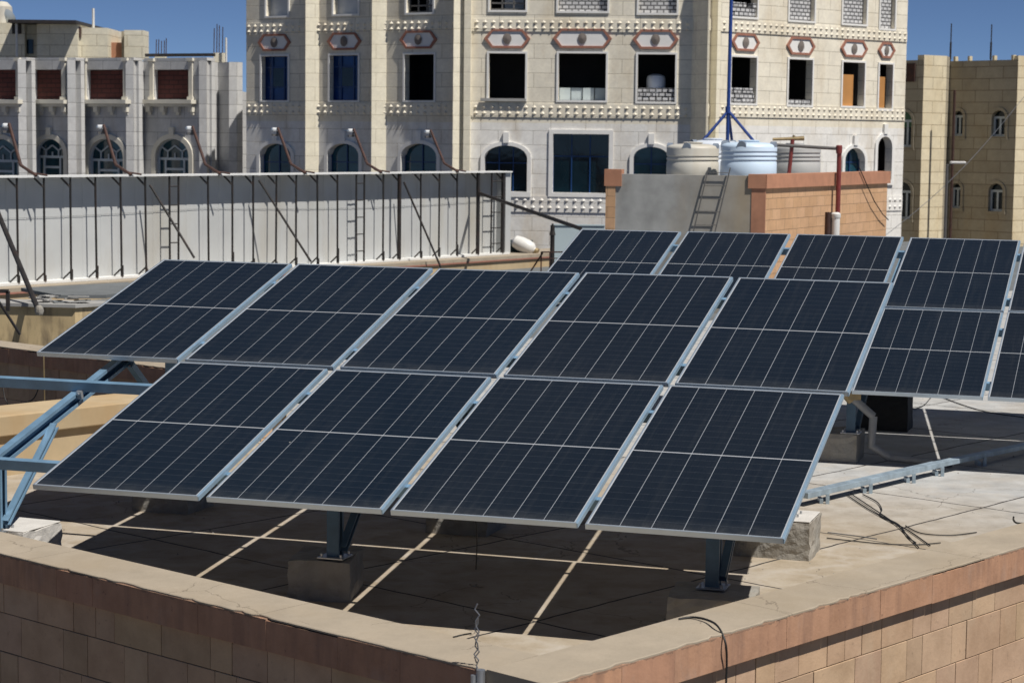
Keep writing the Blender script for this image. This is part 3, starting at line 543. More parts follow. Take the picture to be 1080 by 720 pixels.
rack('mounting_rack', 'blue steel rack under the rear array', B_P, bu, bv, bn, bh, BRAFT, (BU[2]-.02, BU[4]+P_W), (.03, BU[4]+P_W), BGV, .32, 2.75)

gt = MB(); rg_ = random.Random(21)                     # grit and mortar crumbs on the roof
for _ in range(520):
    a_, b_ = rg_.uniform(-14.8, -6.3), (rg_.uniform(7.6, 19) if rg_.random() < .7 else rg_.uniform(10, 16)); p = bl(a_, b_, FZ); sz = rg_.choice((.003, .004, .005, .006, .008, .013)); V = [p+Vector((math.cos(k*1.57+a_)*sz*rg_.uniform(.6, 1.3), math.sin(k*1.57+a_)*sz*rg_.uniform(.6, 1.3), 0)) for k in range(4)]+[p+Vector((0, 0, sz*rg_.uniform(.6, 1.3)))]
    gt.add(V, [(0, 1, 4), (1, 2, 4), (2, 3, 4), (3, 0, 4)])
tag(gt.build('grit', 'concrete_block'), 'grit and mortar crumbs scattered over the roof floor', 'grit', kind='stuff')
# drain pipe, cable tray, cables on the floor
YP = 19.36; pp = [aty(893, 414, YP), aty(921, 439, YP), aty(919, 470, YP-.02), aty(938, 482.5, YP-.03), atz(962, 485, .025), atz(986, 487.5, .02), atz(1004, 488.2, .015)]
e = empty('drain_pipe', pp[1], None, 'grey plastic pipe bending down to the roof under the rear array', 'pipe')
m = MB(); m.tube([p-pp[1] for p in pp[:2]], .038, 12); m.build('upper_run', 'grey_pipe', e)
m = MB(); m.tube([pp[1]-pp[1], pp[2]-pp[1], pp[3]-pp[1]], .039, 12); m.build('bend', 'grey_pipe', e)
m = MB(); m.tube([p-pp[1] for p in pp[3:]], .036, 12); m.build('lower_run', 'grey_pipe', e)
c0 = aty(897, 421, YP-.02)-pp[1]; m = MB(); m.tube([aty(892, 414, YP)-pp[1], aty(899, 422, YP)-pp[1]], .052, 12); m.box(aty(901, 418, YP-.03)-pp[1], (.12, .04, .06)); m.build('coupling', 'brass', e)
t0, t1 = atz(847, 522, .07), atz(988, 489.5, .07); t2 = atz(1100, 466, .07)
e = empty('cable_tray', t0, None, 'light blue steel channel lying on small feet across the sunlit roof', 'cable tray')
m = MB(); m.bar((0, 0, 0), t1-t0, .10, .05); m.build('channel', 'tray_metal', e, bevel=.004)
m = MB(); m.bar(t1-t0, t2-t0, .09, .045); m.build('channel', 'tray_metal', e, bevel=.004)
for k in (.12, .43, .76, .99, 1.35):
    q = (t1-t0)*k; m = MB(); m.box((q.x+.05, q.y-.07, -.06), (.03, .02, .10)); m.box((q.x, q.y, -.075), (.03, .13, .04)); m.build('foot', 'tray_metal', e)
def cable(label, px, z=.008, r_=.008, mat='rubber', name='cable', cat='cable', sub=6):
    if z < .03: z += FZ
    P = [p if isinstance(p, Vector) else atz(p[0], p[1], p[2] if len(p) > 2 else z) for p in px]; Q = []
    for i in range(len(P)-1):                              # catmull-rom
        a, b, c_, d_ = P[max(i-1, 0)], P[i], P[i+1], P[min(i+2, len(P)-1)]
        for k in range(sub):
            s_ = k/sub; Q.append(.5*((2*b)+(c_-a)*s_+(2*a-5*b+4*c_-d_)*s_*s_+(3*b-a-3*c_+d_)*s_**3))
    Q.append(P[-1]); m = MB(); m.tube([q-Q[0] for q in Q], r_, 6); return tag(m.build(name, mat, None, loc=Q[0]), label, cat)
cable('black cable running from the cable tray to the middle of the sunlit roof', [(894, 522), (915, 536), (940, 550), (958, 559), (981, 575)], .01, .005)
cable('black cable bundled beside another, ending in a split tip', [(897, 520), (918, 534), (943, 551), (955, 562), (969, 577)], .012, .0048)
cable('thin black cable with a raised hump near the tray', [(910, 521), (925, 529), (930, 537), (929, 543), (948, 553), (958, 566), (966, 572)], .012, .005)
cable('thin black cable lying slack beyond the bundle', [(955, 554), (972, 562), (1003, 564), (1030, 561)], .009, .0045)
cable('thin black cable along the right parapet from the sunlit block', [(872, 567), (890, 569), (930, 573), (965, 574), (992, 572)], .009, .0045)
cable('pale wire lying on the sunlit roof near the block', [(873, 561), (905, 565), (925, 568)], .006, .004, 'wire_grey')
cable('black cable on the roof beyond the rear array shadow', [(960, 432), (973, 428), (981, 420), (985, 414)], .01, .005)
cable('black cable stretching to the right behind the rear array', [(990, 417), (1010, 425), (1040, 434), (1080, 440)], .01, .006)
cable('black cable hanging over the right parapet near the corner', [(716, 652.5, .608), (730, 650.5, .612), (745, 653, .618), (757, 660, .622)] + [atpl(765, 677, bl(AO+.02, 8), A1), atpl(766.5, 700, bl(AO+.016, 8), A1), atpl(765, 735, bl(AO+.016, 8), A1), atpl(764, 765, bl(AO+.016, 8), A1)], .6, .0058)
cable('short black hooked cable end on the roof by the right parapet', [(1082, 552, .02), (1072, 551, .02), (1069, 548, .06), (1069, 545, .12)], .02, .008)
cable('thin black cable hanging from the front array edge to the roof', [aty(501, 541, 12.75), aty(503, 570, 12.8), aty(502, 600, 12.85)], 1, .004)
# twisted wire and conduit on the front parapet corner
t_ = [(503, 646, .84), (504, 656, .76), (500, 662, .70), (504, 670, .66), (502, 680, .63), (505, 690, .612), (501, 700, .605), (504, 708, .60)]
P_ = [atz(503, 700, .6)+Vector((.0, .10, .02))]
base = atz(502.5, 703, .6)
pw = [base+Vector((.012*math.sin(k*2.3), .03-.004*k, .02*k*1.35)) for k in range(12)]
m = MB(); m.tube([p-base for p in [base+Vector((0, -.03, -.06)), base+Vector((.004, -.01, 0))]+pw], .0035, 5); m.tube([p-base+Vector((-.012*math.sin(k*2.3)*2, .006, .01)) for k, p in enumerate(pw[:9])], .0035, 5)
tag(m.build('twisted_wire', 'wire_grey', None, loc=base), 'twisted galvanised tie wire sticking up from the front parapet corner', 'wire')
q = atpl(507, 716, bl(-8, BO-.03), A2); m = MB(); m.tube([(0, 0, .045), (0, 0, -.6)], .02, 12); m.tube([(-.033, .0, .02), (-.033, .0, -.6)], .013, 10)
tag(m.build('conduit', 'galvanised', None, loc=q), 'galvanised conduit pair fixed to the shaded parapet face under the twisted wire', 'conduit')
cable('short black wire end lying on the front parapet coping', [(478, 671.5, .607), (488, 669, .61), (497, 667.5, .622)], .61, .004)
cable('thin pale wire hanging in front of the brown parapet', [atpl(46, 372, bl(-16, 13.45), A2), atpl(46.5, 400, bl(-16, 13.44), A2), atpl(47, 424, bl(-16, 13.45), A2)], 0, .008, 'brass')
cable('slack pair of thin wires low on the shaded brown parapet', [atpl(3, 408, bl(-16, 13.44), A2), atpl(9, 426, bl(-16, 13.42), A2), atpl(33, 422, bl(-16, 13.42), A2), atpl(41, 408, bl(-16, 13.44), A2)], 0, .007)

# ================================================================== ROOFTOP SIGN BACK with posts and lamps
S0, S1 = atz(0, 302, 0), atz(537, 268, 0); SD = (S1-S0).normalized(); SN = Vector((SD.y, -SD.x, 0)); SH = 2.12
S00 = S0-SD*5; SL = (S1-S00).length; RZ = math.atan2(SD.y, SD.x)
e = empty('plinth_wall', S00, (0, 0, RZ), 'low tan plinth with cream top and red stripe under the white sign back', 'wall')
m = MB(); m.b2((0, -.45, -.8), (SL+3.6, 1.0, -.12)); m.build('wall', 'back_plaster', e); m = MB(); m.b2((0, -.5, -.118), (SL+3.6, 1.05, -.085)); m.build('stripe', 'red_line', e); m = MB(); m.b2((0, -.49, -.083), (SL+3.6, 1.04, -.004)); m.build('top', 'coping_plaster', e)
sg_ = empty('rooftop_sign', S00, (0, 0, RZ), 'long white sheet metal sign back with dark steel posts on the roof edge', 'sign')
m = MB(); npan = 44; PY = .31
for k in range(npan):                                       # slightly dished sheets side by side
    a, b = SL*k/npan, SL*(k+1)/npan; dz = .012
    m.add([(a, PY, .02), (a+.02, PY-dz, .02), (b-.02, PY-dz*.7, .02), (b, PY, .02), (a, PY, SH-.02), (a+.02, PY-dz, SH-.02), (b-.02, PY-dz*.7, SH-.02), (b, PY, SH-.02)], [(0, 1, 5, 4), (1, 2, 6, 5), (2, 3, 7, 6)])
m.b2((0, PY+.02, .02), (SL, PY+.05, SH-.02)); m.build('panel_sheet', 'white_sheet', sg_)
m = MB(); m.b2((-.1, -.07, SH), (SL+.02, PY+.12, SH+.035)); m.build('top_ledge', 'ledge_sheet', sg_); m = MB(); m.b2((0, -.02, .0), (SL, .5, .05)); m.build('bottom_rail', 'ledge_sheet', sg_)
m = MB(); m.b2((SL-.18, .0, .03), (SL+.05, .5, SH-.002)); m.build('end_sheet', 'white_sheet', sg_)
def sxy(px, py): q = atpl(px, py, S0, SN); return (q-S00).dot(SD), q.z
thick = (421, 504, 530)
for px in (18.5, 46.5, 74.5, 101.5, 128, 154, 179, 188, 220, 245, 267, 291, 312, 335, 356, 376, 384, 404, 421, 444, 463, 482, 504, 518, 530):
    s_ = sxy(px, 235)[0]; wd = .07 if px in thick else .032
    m = MB(); m.bar((s_, 0, .05), (s_+random.uniform(-.02, .02), 0, SH-.002), wd, wd, (0, 1, 0))
    if px not in (179, 188, 376, 384, 518): m.bar((s_, .01, SH-.2), (s_-.16, .1, SH-.01), .03, .03, (0, 1, 0)); m.bar((s_, .0, .22), (s_-.13, .1, .06), .025, .025, (0, 1, 0)); m.bar((s_, -.025, .05), (s_, -.025, random.uniform(.15, .45)), .045, .025, (0, 1, 0))
    m.build('post', 'dark_steel', sg_)
for (x0, y0, x1, y1) in ((157, 195, 205, 272), (272, 190, 328, 276), (425, 192, 465, 282)):
    s0_, z0_ = sxy(x0, y0); q = atpl(x1, y1, S0+SN*.9, SN)-S00; m = MB(); m.bar((s0_, -.03, z0_), (q.dot(SD), -.9, q.z), .035, .035, (0, 1, 0)); m.build('brace', 'dark_steel', sg_)
for xs in ((179, 188), (376, 384), (518, 530)):
    a, b = sxy(xs[0], 230)[0], sxy(xs[1], 230)[0]
    for k in range(5): m = MB(); m.tube([(a, 0, .3+.4*k), (b, 0, .3+.4*k)], .013, 5); m.build('rung', 'dark_steel', sg_)
for x0, x1 in ((0, 22), (22, 44)): m = MB(); m.tube([(SL*(x0+.1*i)/44*1.0, PY-.03, SH*.66-.09*math.sin(i/220*math.pi)) for i in range(0, 221, 10)], .004, 5); m.build('sagging_wire', 'wire_grey', sg_)
# flood lamps on arms
fl0 = None
lamps = ((34, 190, 'leftmost floodlight arm above the sign back, cut by the picture edge'), (134, 189, 'second floodlight from the left above the sign back'), (228, 186.5, 'third floodlight from the left, at the left building corner'), (318, 184.5, 'floodlight in front of the leftmost arched window of the tall building'), (398, 182, 'floodlight in front of the second arched window of the tall building'), (479, 180, 'rightmost floodlight on the sign back'))
for px, py, lb_ in lamps:
    s_ = sxy(px, py)[0]; loc = S00+SD*s_+Vector((0, 0, SH+.035))
    if fl0 is None:
        fl0 = o = empty('floodlight'); m = MB(); m.tube([(.10, -.05, .0), (-.25, .12, .20), (-.62, .75, 1.02)], .033, 8); m.tube([(.3, .0, .01), (-.05, .02, .06), (-.3, .15, .26)], .022, 6); m.build('arm', 'rust_steel', o)
        m = MB(); m.box((-.70, .81, .985), (.15, .16, .09), .3); m.build('lamp_head', 'lamp_glass', o, bevel=.03); m = MB(); m.tube([(-.64, .78, 1.03), (-.64, .78, .86)], .02, 6); m.box((-.69, .79, .86), (.14, .12, .05), .3); m.build('bracket', 'grey_steel', o)
    else: o = copy_tree(fl0)
    o.location = loc; o.rotation_euler = (0, 0, RZ-R(53)); tag(o, lb_, 'floodlight', 'floodlights along the top of the sign back')
# long stay pole
q0, q1 = S00+SD*sxy(504, 204)[0]+Vector((0, 0, sxy(504, 204)[1]))+SN*.06, aty(612, 241, 44)
m = MB(); m.tube([Vector(), q1-q0], .045, 8); tag(m.build('stay_pole', 'dark_steel', None, loc=q0), 'long dark stay pole sloping from the sign end post to the right', 'pole')
# barrel and other bits by the sign end
q = aty(553, 259, 54.5); e = empty('barrel', q, (R(0), R(113), R(-20)), 'white rounded barrel lying tilted beside the end of the sign back', 'barrel'); e.scale = (.82, .82, .82)
m = MB(); m.lathe([(.001, -.42), (.12, -.41), (.20, -.34), (.235, -.15), (.24, .1), (.21, .27), (.13, .36), (.10, .37), (.10, .46), (.001, .46)], n=24); m.build('shell', 'white_pvc', e); m = MB(); m.lathe([(.115, .40), (.115, .5), (.001, .5)], n=16); m.build('cap', 'brass', e)
q = aty(548.5, 262, 54.9); m = MB(); m.b2((-.32, -.2, -.32), (.34, .2, .22)); m.b2((.1, -.2, -.32), (.62, .2, -.1)); tag(m.build('crate', 'teal_dark', None, loc=q, bevel=.03), 'dark green crate under the white barrel', 'crate')
q = aty(609, 251, 47); m = MB(); m.b2((-.60, 0, -2.4), (.62, .05, .28)); m.b2((-.60, -.02, .28), (.62, .07, .31)); m.b2((-.61, -.02, -2.4), (-.58, .07, .28)); tag(m.build('sheet_panel', 'pale_blue_sheet', None, loc=q), 'pale blue sheet panel standing left of the grey rendered wall', 'panel')
q = aty(582.5, 262, 46.5); m = MB(); m.tube([(0, 0, -1.6), (0, 0, .52)], [.055, .05], 8); m.tube([(0, 0, .3), (0, 0, .56)], [.07, .02], 8); tag(m.build('steel_post', 'dark_steel', None, loc=q), 'dark steel post in front of the pale blue sheet panel', 'post')
q = aty(577, 266, 46); m = MB(); m.bar((-.13, 0, -1), (-.13, 0, 0), .03, .03, (0, 1, 0)); m.bar((-.14, 0, 0), (.4, 0, .01), .03, .03); m.bar((-.14, 0, -.14), (.4, 0, -.13), .02, .02); m.bar((.06, 0, -1), (.06, 0, 0), .025, .025, (0, 1, 0)); m.bar((-.4, .1, -.5), (-.1, .02, -.02), .03, .03); tag(m.build('railing', 'rust_steel', None, loc=q), 'short rusty railing at the foot of the dark post', 'railing')
# stained concrete wall, dark slab, brace pole at far left
q = atz(79, 321, .45); D1 = Vector((-math.cos(R(8)), math.sin(R(8)), 0)); D2 = Vector((.66, .75, 0))
e = empty('concrete_wall', q-Vector((0, 0, .45)), None, 'low stained concrete wall behind the brown parapet at the left edge', 'wall')
m = MB(); m.prism([(0, 0), (D1*7).to_2d()[:], (D1*7+D2*.5).to_2d()[:], (D2*.9).to_2d()[:]], -.7, .40); m.build('wall', 'stained_concrete', e)
m = MB(); m.prism([(D1*-.05-D2*.05).to_2d()[:], (D1*7-D2*.05).to_2d()[:], (D1*7+D2*.55).to_2d()[:], (D1*-.05+D2*.95).to_2d()[:]], .402, .45); m.build('top_band', 'concrete_beam', e)
rr = random.Random(9)
e = empty('debris_pile', q+D1*.55+D2*.35, None, 'flat heap of broken slabs and rags on the stained concrete wall', 'debris')
for k in range(9):
    m = MB(); m.T = Matrix.Translation((rr.uniform(-.35, .4), rr.uniform(-.2, .2), .015+.012*k)) @ Matrix.Rotation(rr.uniform(0, 3), 4, 'Z') @ Matrix.Rotation(rr.uniform(-.08, .08), 4, 'X'); m.box((0, 0, 0), (rr.uniform(.15, .45), rr.uniform(.1, .3), .02)); m.build('slab', rr.choice(('concrete_beam', 'white_concrete', 'dark_slab')), e, bevel=.006)
e0 = atz(5, 298, .28); m = MB(); m.prism([(p-e0).to_2d()[:] for p in (atz(22, 303.5, .3), atz(60, 311, .3), atz(112, 311, .3), atz(160, 303, .3), atz(134, 297.5, .3))], -.06, 0); tag(m.build('roof_slab', 'dark_slab', None, loc=(e0.x, e0.y, .30)), 'flat dark grey slab lying in front of the white sign back', 'slab')
b0, b1 = aty(40, 326, 30.3), aty(-4, 220, 33); m = MB(); m.tube([Vector(), b1-b0], .042, 8); e = empty('brace_pole', b0, None, 'dark steel brace pole leaning at the left edge with mortar at its foot', 'pole'); m.build('pole', 'dark_steel', e)
m = MB(); m.lathe([(.05, -.08), (.07, -.02), (.05, .04), (.02, .06)], (.02, 0, 0), 9); m.build('mortar_foot', 'concrete_block', e)
q = aty(0, 307, 29); m = MB(); m.bar((-.5, 0, 0), (.12, 0, .0), .05, .05); m.bar((.11, 0, .0), (.11, 0, -.28), .05, .05, (0, 1, 0)); m.bar((-.05, 0, -.1), (.3, -.1, -.6), .03, .03); tag(m.build('steel_bracket', 'dark_steel', None, loc=q), 'small dark steel bracket at the left edge below the sign back', 'bracket')

# ================================================================== FAR BUILDINGS
class Wing:
    """a vertical facade plane; local x along, y into the building, z up (z = world z)"""
    def __init__(s, a, b): s.a = Vector((a.x, a.y, 0)); D = Vector((b.x-a.x, b.y-a.y, 0)); s.L = D.length; s.d = D.normalized(); s.n = Vector((s.d.y, -s.d.x, 0)); s.rz = math.atan2(s.d.y, s.d.x)
    def at(s, px, py): q = atpl(px, py, s.a, s.n); return (q-s.a).dot(s.d), q.z
    def rect(s, x0, y0, x1, y1):
        ym, xm = (y0+y1)/2, (x0+x1)/2; return [s.at(x0, ym)[0], s.at(xm, y1)[1], s.at(x1, ym)[0], s.at(xm, y0)[1]]     # s0,z0,s1,z1
def wall_mesh(L_, z0, z1, ops, depth):
    """front sheet with openings and their reveals; ops = [s0,z0,s1,z1,rise] (rise: arch height or 0)"""
    xs = sorted({0, L_, *[o[0] for o in ops], *[o[2] for o in ops]}); zs = sorted({z0, z1, *[o[1] for o in ops], *[o[3] for o in ops]}); m = MB()
    for i in range(len(xs)-1):
        for j in range(len(zs)-1):
            cx, cz = (xs[i]+xs[i+1])/2, (zs[j]+zs[j+1])/2
            if any(o[0] < cx < o[2] and o[1] < cz < o[3] for o in ops): continue
            m.poly([(xs[i], 0, zs[j]), (xs[i+1], 0, zs[j]), (xs[i+1], 0, zs[j+1]), (xs[i], 0, zs[j+1])])
    for o in ops:
        a, b, c, d_, rise = o; zt_ = d_-rise
        m.poly([(a, 0, b), (a, depth, b), (a, depth, zt_), (a, 0, zt_)]); m.poly([(c, 0, b), (c, 0, zt_), (c, depth, zt_), (c, depth, b)]); m.poly([(a, 0, b), (c, 0, b), (c, depth, b), (a, depth, b)])
        if not rise: m.poly([(a, 0, d_), (a, depth, d_), (c, depth, d_), (c, 0, d_)])
        else:
            n = 12; pts = [(a+(c-a)*k/n, zt_+rise*math.sqrt(max(0, 1-(2*k/n-1)**2))) for k in range(n+1)]
            for k in range(n):
                p, q = pts[k], pts[k+1]; m.poly([(p[0], 0, p[1]), (q[0], 0, q[1]), (q[0], 0, d_), (p[0], 0, d_)]) if min(d_-p[1], d_-q[1]) > 1e-4 else m.poly([(p[0], 0, p[1]), (q[0], 0, q[1]), (q[0], 0, d_)] if d_-p[1] < 1e-4 else [(p[0], 0, p[1]), (q[0], 0, q[1]), (p[0], 0, d_)])
                m.poly([(p[0], 0, p[1]), (p[0], depth, p[1]), (q[0], depth, q[1]), (q[0], 0, q[1])])
    return m
def arch_band(m, a, c, zs_, rise, zt_, wd, y0, y1, n=12, legs=None):
    """raised surround following jambs and arch"""
    mid = (a+c)/2; R1 = (c-a)/2
    inn = [(mid-R1*math.cos(math.pi*k/n), zt_+rise*math.sin(math.pi*k/n)) for k in range(n+1)]; out = [(mid-(R1+wd)*math.cos(math.pi*k/n), zt_+(rise+wd)*math.sin(math.pi*k/n)) for k in range(n+1)]
    zb = legs if legs is not None else zs_; inn = [(a, zb)]+inn+[(c, zb)]; out = [(a-wd, zb)]+out+[(c+wd, zb)]
    for k in range(len(inn)-1):
        p, q, r_, s_ = inn[k], inn[k+1], out[k+1], out[k]
        m.add([(x, y, z) for y in (y0, y1) for x, z in (p, q, r_, s_)], [(0, 1, 2, 3), (4, 7, 6, 5), (3, 2, 6, 7), (0, 4, 5, 1)])
def rect_frame(m, a, b, c, d_, wd, y0, y1, bottom=True):
    m.b2((a-wd, y0, d_), (c+wd, y1, d_+wd)); m.b2((a-wd, y0, b), (a, y1, d_-.001)); m.b2((c, y0, b), (c+wd, y1, d_-.001))
    if bottom: m.b2((a-wd, y0, b-wd), (c+wd, y1, b-.001))
def part(mb, name, mat, root, wing, **kw): return mb.build(name, mat, root, loc=wing.a-root.location, rz=wing.rz, **kw)

# ---- the tall curved building
root = empty('tall_building', (0, 80, -14), None, 'tall curved stone apartment block with studded bands and hexagonal medallions', 'building')
C0, C1 = aty(489, 100, 80), aty(746, 100, 79.2)
Lw = Wing(C0+Vector((-math.cos(R(30)), math.sin(R(30)), 0))*10.45, C0)
Cw = Wing(C0, C1); Rw = Wing(C1, C1+Vector((math.cos(R(39)), math.sin(R(39)), 0))*11.45)
zB, zT = -14, 9.6; root_z = Vector((0, 0, 14))
def tower_windows(W_, top, mid, arch, rects=()):
    ops = []; info = []
    for b in top: s0, z0, s1, z1 = W_.rect(b[0], b[1]-28, b[2], b[3]); ops.append([s0, z0, s1, z1, 0]); info.append((ops[-1], b[4]))
    for b in mid: ops.append(W_.rect(*b[:4])+[0]); info.append((ops[-1], b[4]))
    for b in arch: q = W_.rect(*b[:4]); ops.append(q+[min((q[2]-q[0])*b[5], (q[3]-q[1])*.45)]); info.append((ops[-1], b[4]))
    return ops, info
lw_top = [(281, -5, 304, 17, 'pale'), (352, -5, 378, 15, 'pale'), (429, -5, 457, 13.5, 'open_frame')]
lw_mid = [(276, 59.5, 304, 106, 'blue'), (348, 58.5, 378, 106, 'blue'), (427, 57.5, 458, 106, 'open')]
lw_arch = [(274.5, 151.5, 307.5, 203, 'teal', .30), (346, 151.5, 379, 203, 'teal', .30), (423.5, 151.5, 461, 203, 'teal', .30)]
cw_top = [(517, -5, 554.5, 11, 'open_frame'), (589, -5, 641, 12, 'rubble'), (674, -5, 714, 14, 'rubble')]
cw_mid = [(515.5, 56.5, 554, 105, 'open'), (589, 56.5, 639, 106, 'boards'), (672.5, 57.5, 712, 107.5, 'rubble_low')]
cw_arch = [(511, 153.5, 556, 202, 'dark', .28), (583, 141.5, 642, 203.5, 'dark', 0), (668, 155, 705, 203, 'teal', .3)]
rw_top = [(772, -5, 798.5, 18, 'rubble_low'), (832.5, -5, 859, 22, 'rubble'), (889, -5, 914, 25.5, 'rubble'), (928.5, -5, 944, 30.5, 'rubble')]
rw_mid = [(770.5, 60.5, 797, 109, 'rubble_low'), (831, 63, 856, 111, 'rubble_low2'), (888, 66, 911, 112, 'door'), (926.5, 68, 940.5, 115, 'door')]
rw_arch = [(890, 156, 911, 196, 'teal', .42), (924.5, 144, 939.5, 190, 'open', .5)]
medal = {id(Lw): [(272.5, 36, 307, 54), (345.5, 34.5, 381.5, 53), (422, 32.5, 461.5, 51.5)], id(Cw): [(510.5, 31, 559.5, 51), (583, 30.5, 645.5, 51), (667, 31.5, 716, 52)], id(Rw): [(771, 35.5, 800.5, 54), (829, 39.5, 859, 58), (886, 42.5, 914.5, 60.5), (925.5, 45, 943.5, 61.5)]}
def window(W_, root, op, kind, depth):
    a, b, c, d_, rise = op; off = lambda o: part(o[0], o[1], o[2], root, W_)
    wdt, hgt = c-a, d_-b; r_ = random.Random(int(a*100)+int(b*77))
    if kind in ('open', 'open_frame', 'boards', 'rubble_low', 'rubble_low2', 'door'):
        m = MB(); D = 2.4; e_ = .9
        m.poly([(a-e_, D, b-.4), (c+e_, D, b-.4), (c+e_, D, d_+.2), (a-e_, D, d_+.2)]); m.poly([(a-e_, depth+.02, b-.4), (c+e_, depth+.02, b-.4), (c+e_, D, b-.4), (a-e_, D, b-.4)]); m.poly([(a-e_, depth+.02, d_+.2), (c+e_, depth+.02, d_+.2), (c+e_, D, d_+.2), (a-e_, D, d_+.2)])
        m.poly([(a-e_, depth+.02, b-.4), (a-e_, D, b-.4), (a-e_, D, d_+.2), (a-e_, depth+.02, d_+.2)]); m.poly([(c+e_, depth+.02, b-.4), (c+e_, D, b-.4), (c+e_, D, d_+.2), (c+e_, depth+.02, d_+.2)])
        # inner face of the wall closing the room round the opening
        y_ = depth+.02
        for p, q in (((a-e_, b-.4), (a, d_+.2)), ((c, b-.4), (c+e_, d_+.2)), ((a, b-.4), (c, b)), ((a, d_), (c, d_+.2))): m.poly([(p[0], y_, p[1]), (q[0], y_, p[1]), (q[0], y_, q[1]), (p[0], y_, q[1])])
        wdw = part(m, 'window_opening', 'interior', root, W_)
        def sub(mb, name, mat): o = mb.build(name, mat, wdw); return o
        if kind == 'open_frame':
            m = MB(); 
            for k in (.0, .33, .66, 1): m.b2((a+wdt*k-.03, depth-.1, b), (a+wdt*k+.03, depth-.04, d_))
            m.b2((a, depth-.1, b+.25), (c, depth-.045, b+.31)); m.b2((a, depth-.1, b), (c, depth-.045, b+.07)); sub(m, 'frame', 'grey_steel'); m = MB(); m.b2((a+wdt*.36, depth+.5, b+.05), (a+wdt*.9, depth+.55, d_)); sub(m, 'screen', 'pale_pane')
        if kind == 'boards':
            for k in range(4): m = MB(); m.b2((a+wdt*k/4+.02, depth+.05+.06*(k % 2), b), (a+wdt*(k+1)/4-.01, depth+.1+.06*(k % 2), b+hgt*.27)); sub(m, 'board', 'board_pane')
        if kind.startswith('rubble_low'):
            hh = hgt*(.26 if kind == 'rubble_low' else .13); m = MB(); z = b; 
            while z < b+hh-.05:
                x = a; h_ = r_.uniform(.16, .26)
                while x < c-.02:
                    w_ = r_.uniform(.18, .38); x2 = min(c, x+w_)
                    if z < b+.3 or r_.random() < .75: m.box(((x+x2)/2, depth*.6+r_.uniform(-.03, .03), z+h_/2), (x2-x-.03, .3, h_-.02))
                    x = x2
                z += h_
            sub(m, 'loose_blocks', 'rubble')
        if kind == 'door':
            m = MB(); m.T = Matrix.Translation((a+.02, .07, b)) @ Matrix.Rotation(.06, 4, 'Z'); m.b2((0, 0, .0), (wdt*.60, .05, hgt*.72)); sub(m, 'leaning_door', 'wood_door')
    elif kind == 'rubble':
        m = MB(); m.b2((a, depth*.55, b), (c, depth+.1, d_)); wdw = part(m, 'block_infill', 'rubble', root, W_)
    else:
        mat = {'pale': 'pale_pane', 'blue': 'blue_glass', 'teal': 'teal_glass', 'dark': 'dark_glass'}[kind]
        m = MB(); m.b2((a-.02, depth-.03, b-.02), (c+.02, depth+.02, d_+.02)); wdw = part(m, 'window', mat, root, W_)
        fr = MB(); y0, y1 = depth-.08, depth-.032
        if kind == 'blue':
            for k in (0, .28, .72, 1): fr.b2((a+wdt*k-.025, y0, b), (a+wdt*k+.025, y1, d_))
            for k in (0, .3, .75, 1): fr.b2((a, y0+.003, b+hgt*k-.025), (c, y1-.003, b+hgt*k+.025))
            fr.build('frame', 'frame_blue', wdw); p_ = MB(); p_.b2((a+wdt*.3, y0+.01, b+hgt*.32), (a+wdt*.7, y0+.03, b+hgt*.73)); p_.build('pane', 'dark_glass', wdw)
        elif kind in ('teal', 'dark'):
            for k in (0, .5, 1) if kind == 'teal' else (0, .33, .66, 1): fr.b2((a+wdt*k-.02, y0, b), (a+wdt*k+.02, y1, d_))
            fr.b2((a, y0+.003, b+hgt*.62-.02), (c, y1-.003, b+hgt*.62+.02)); fr.build('frame', 'frame_blue', wdw)
    return wdw
DEP = .32
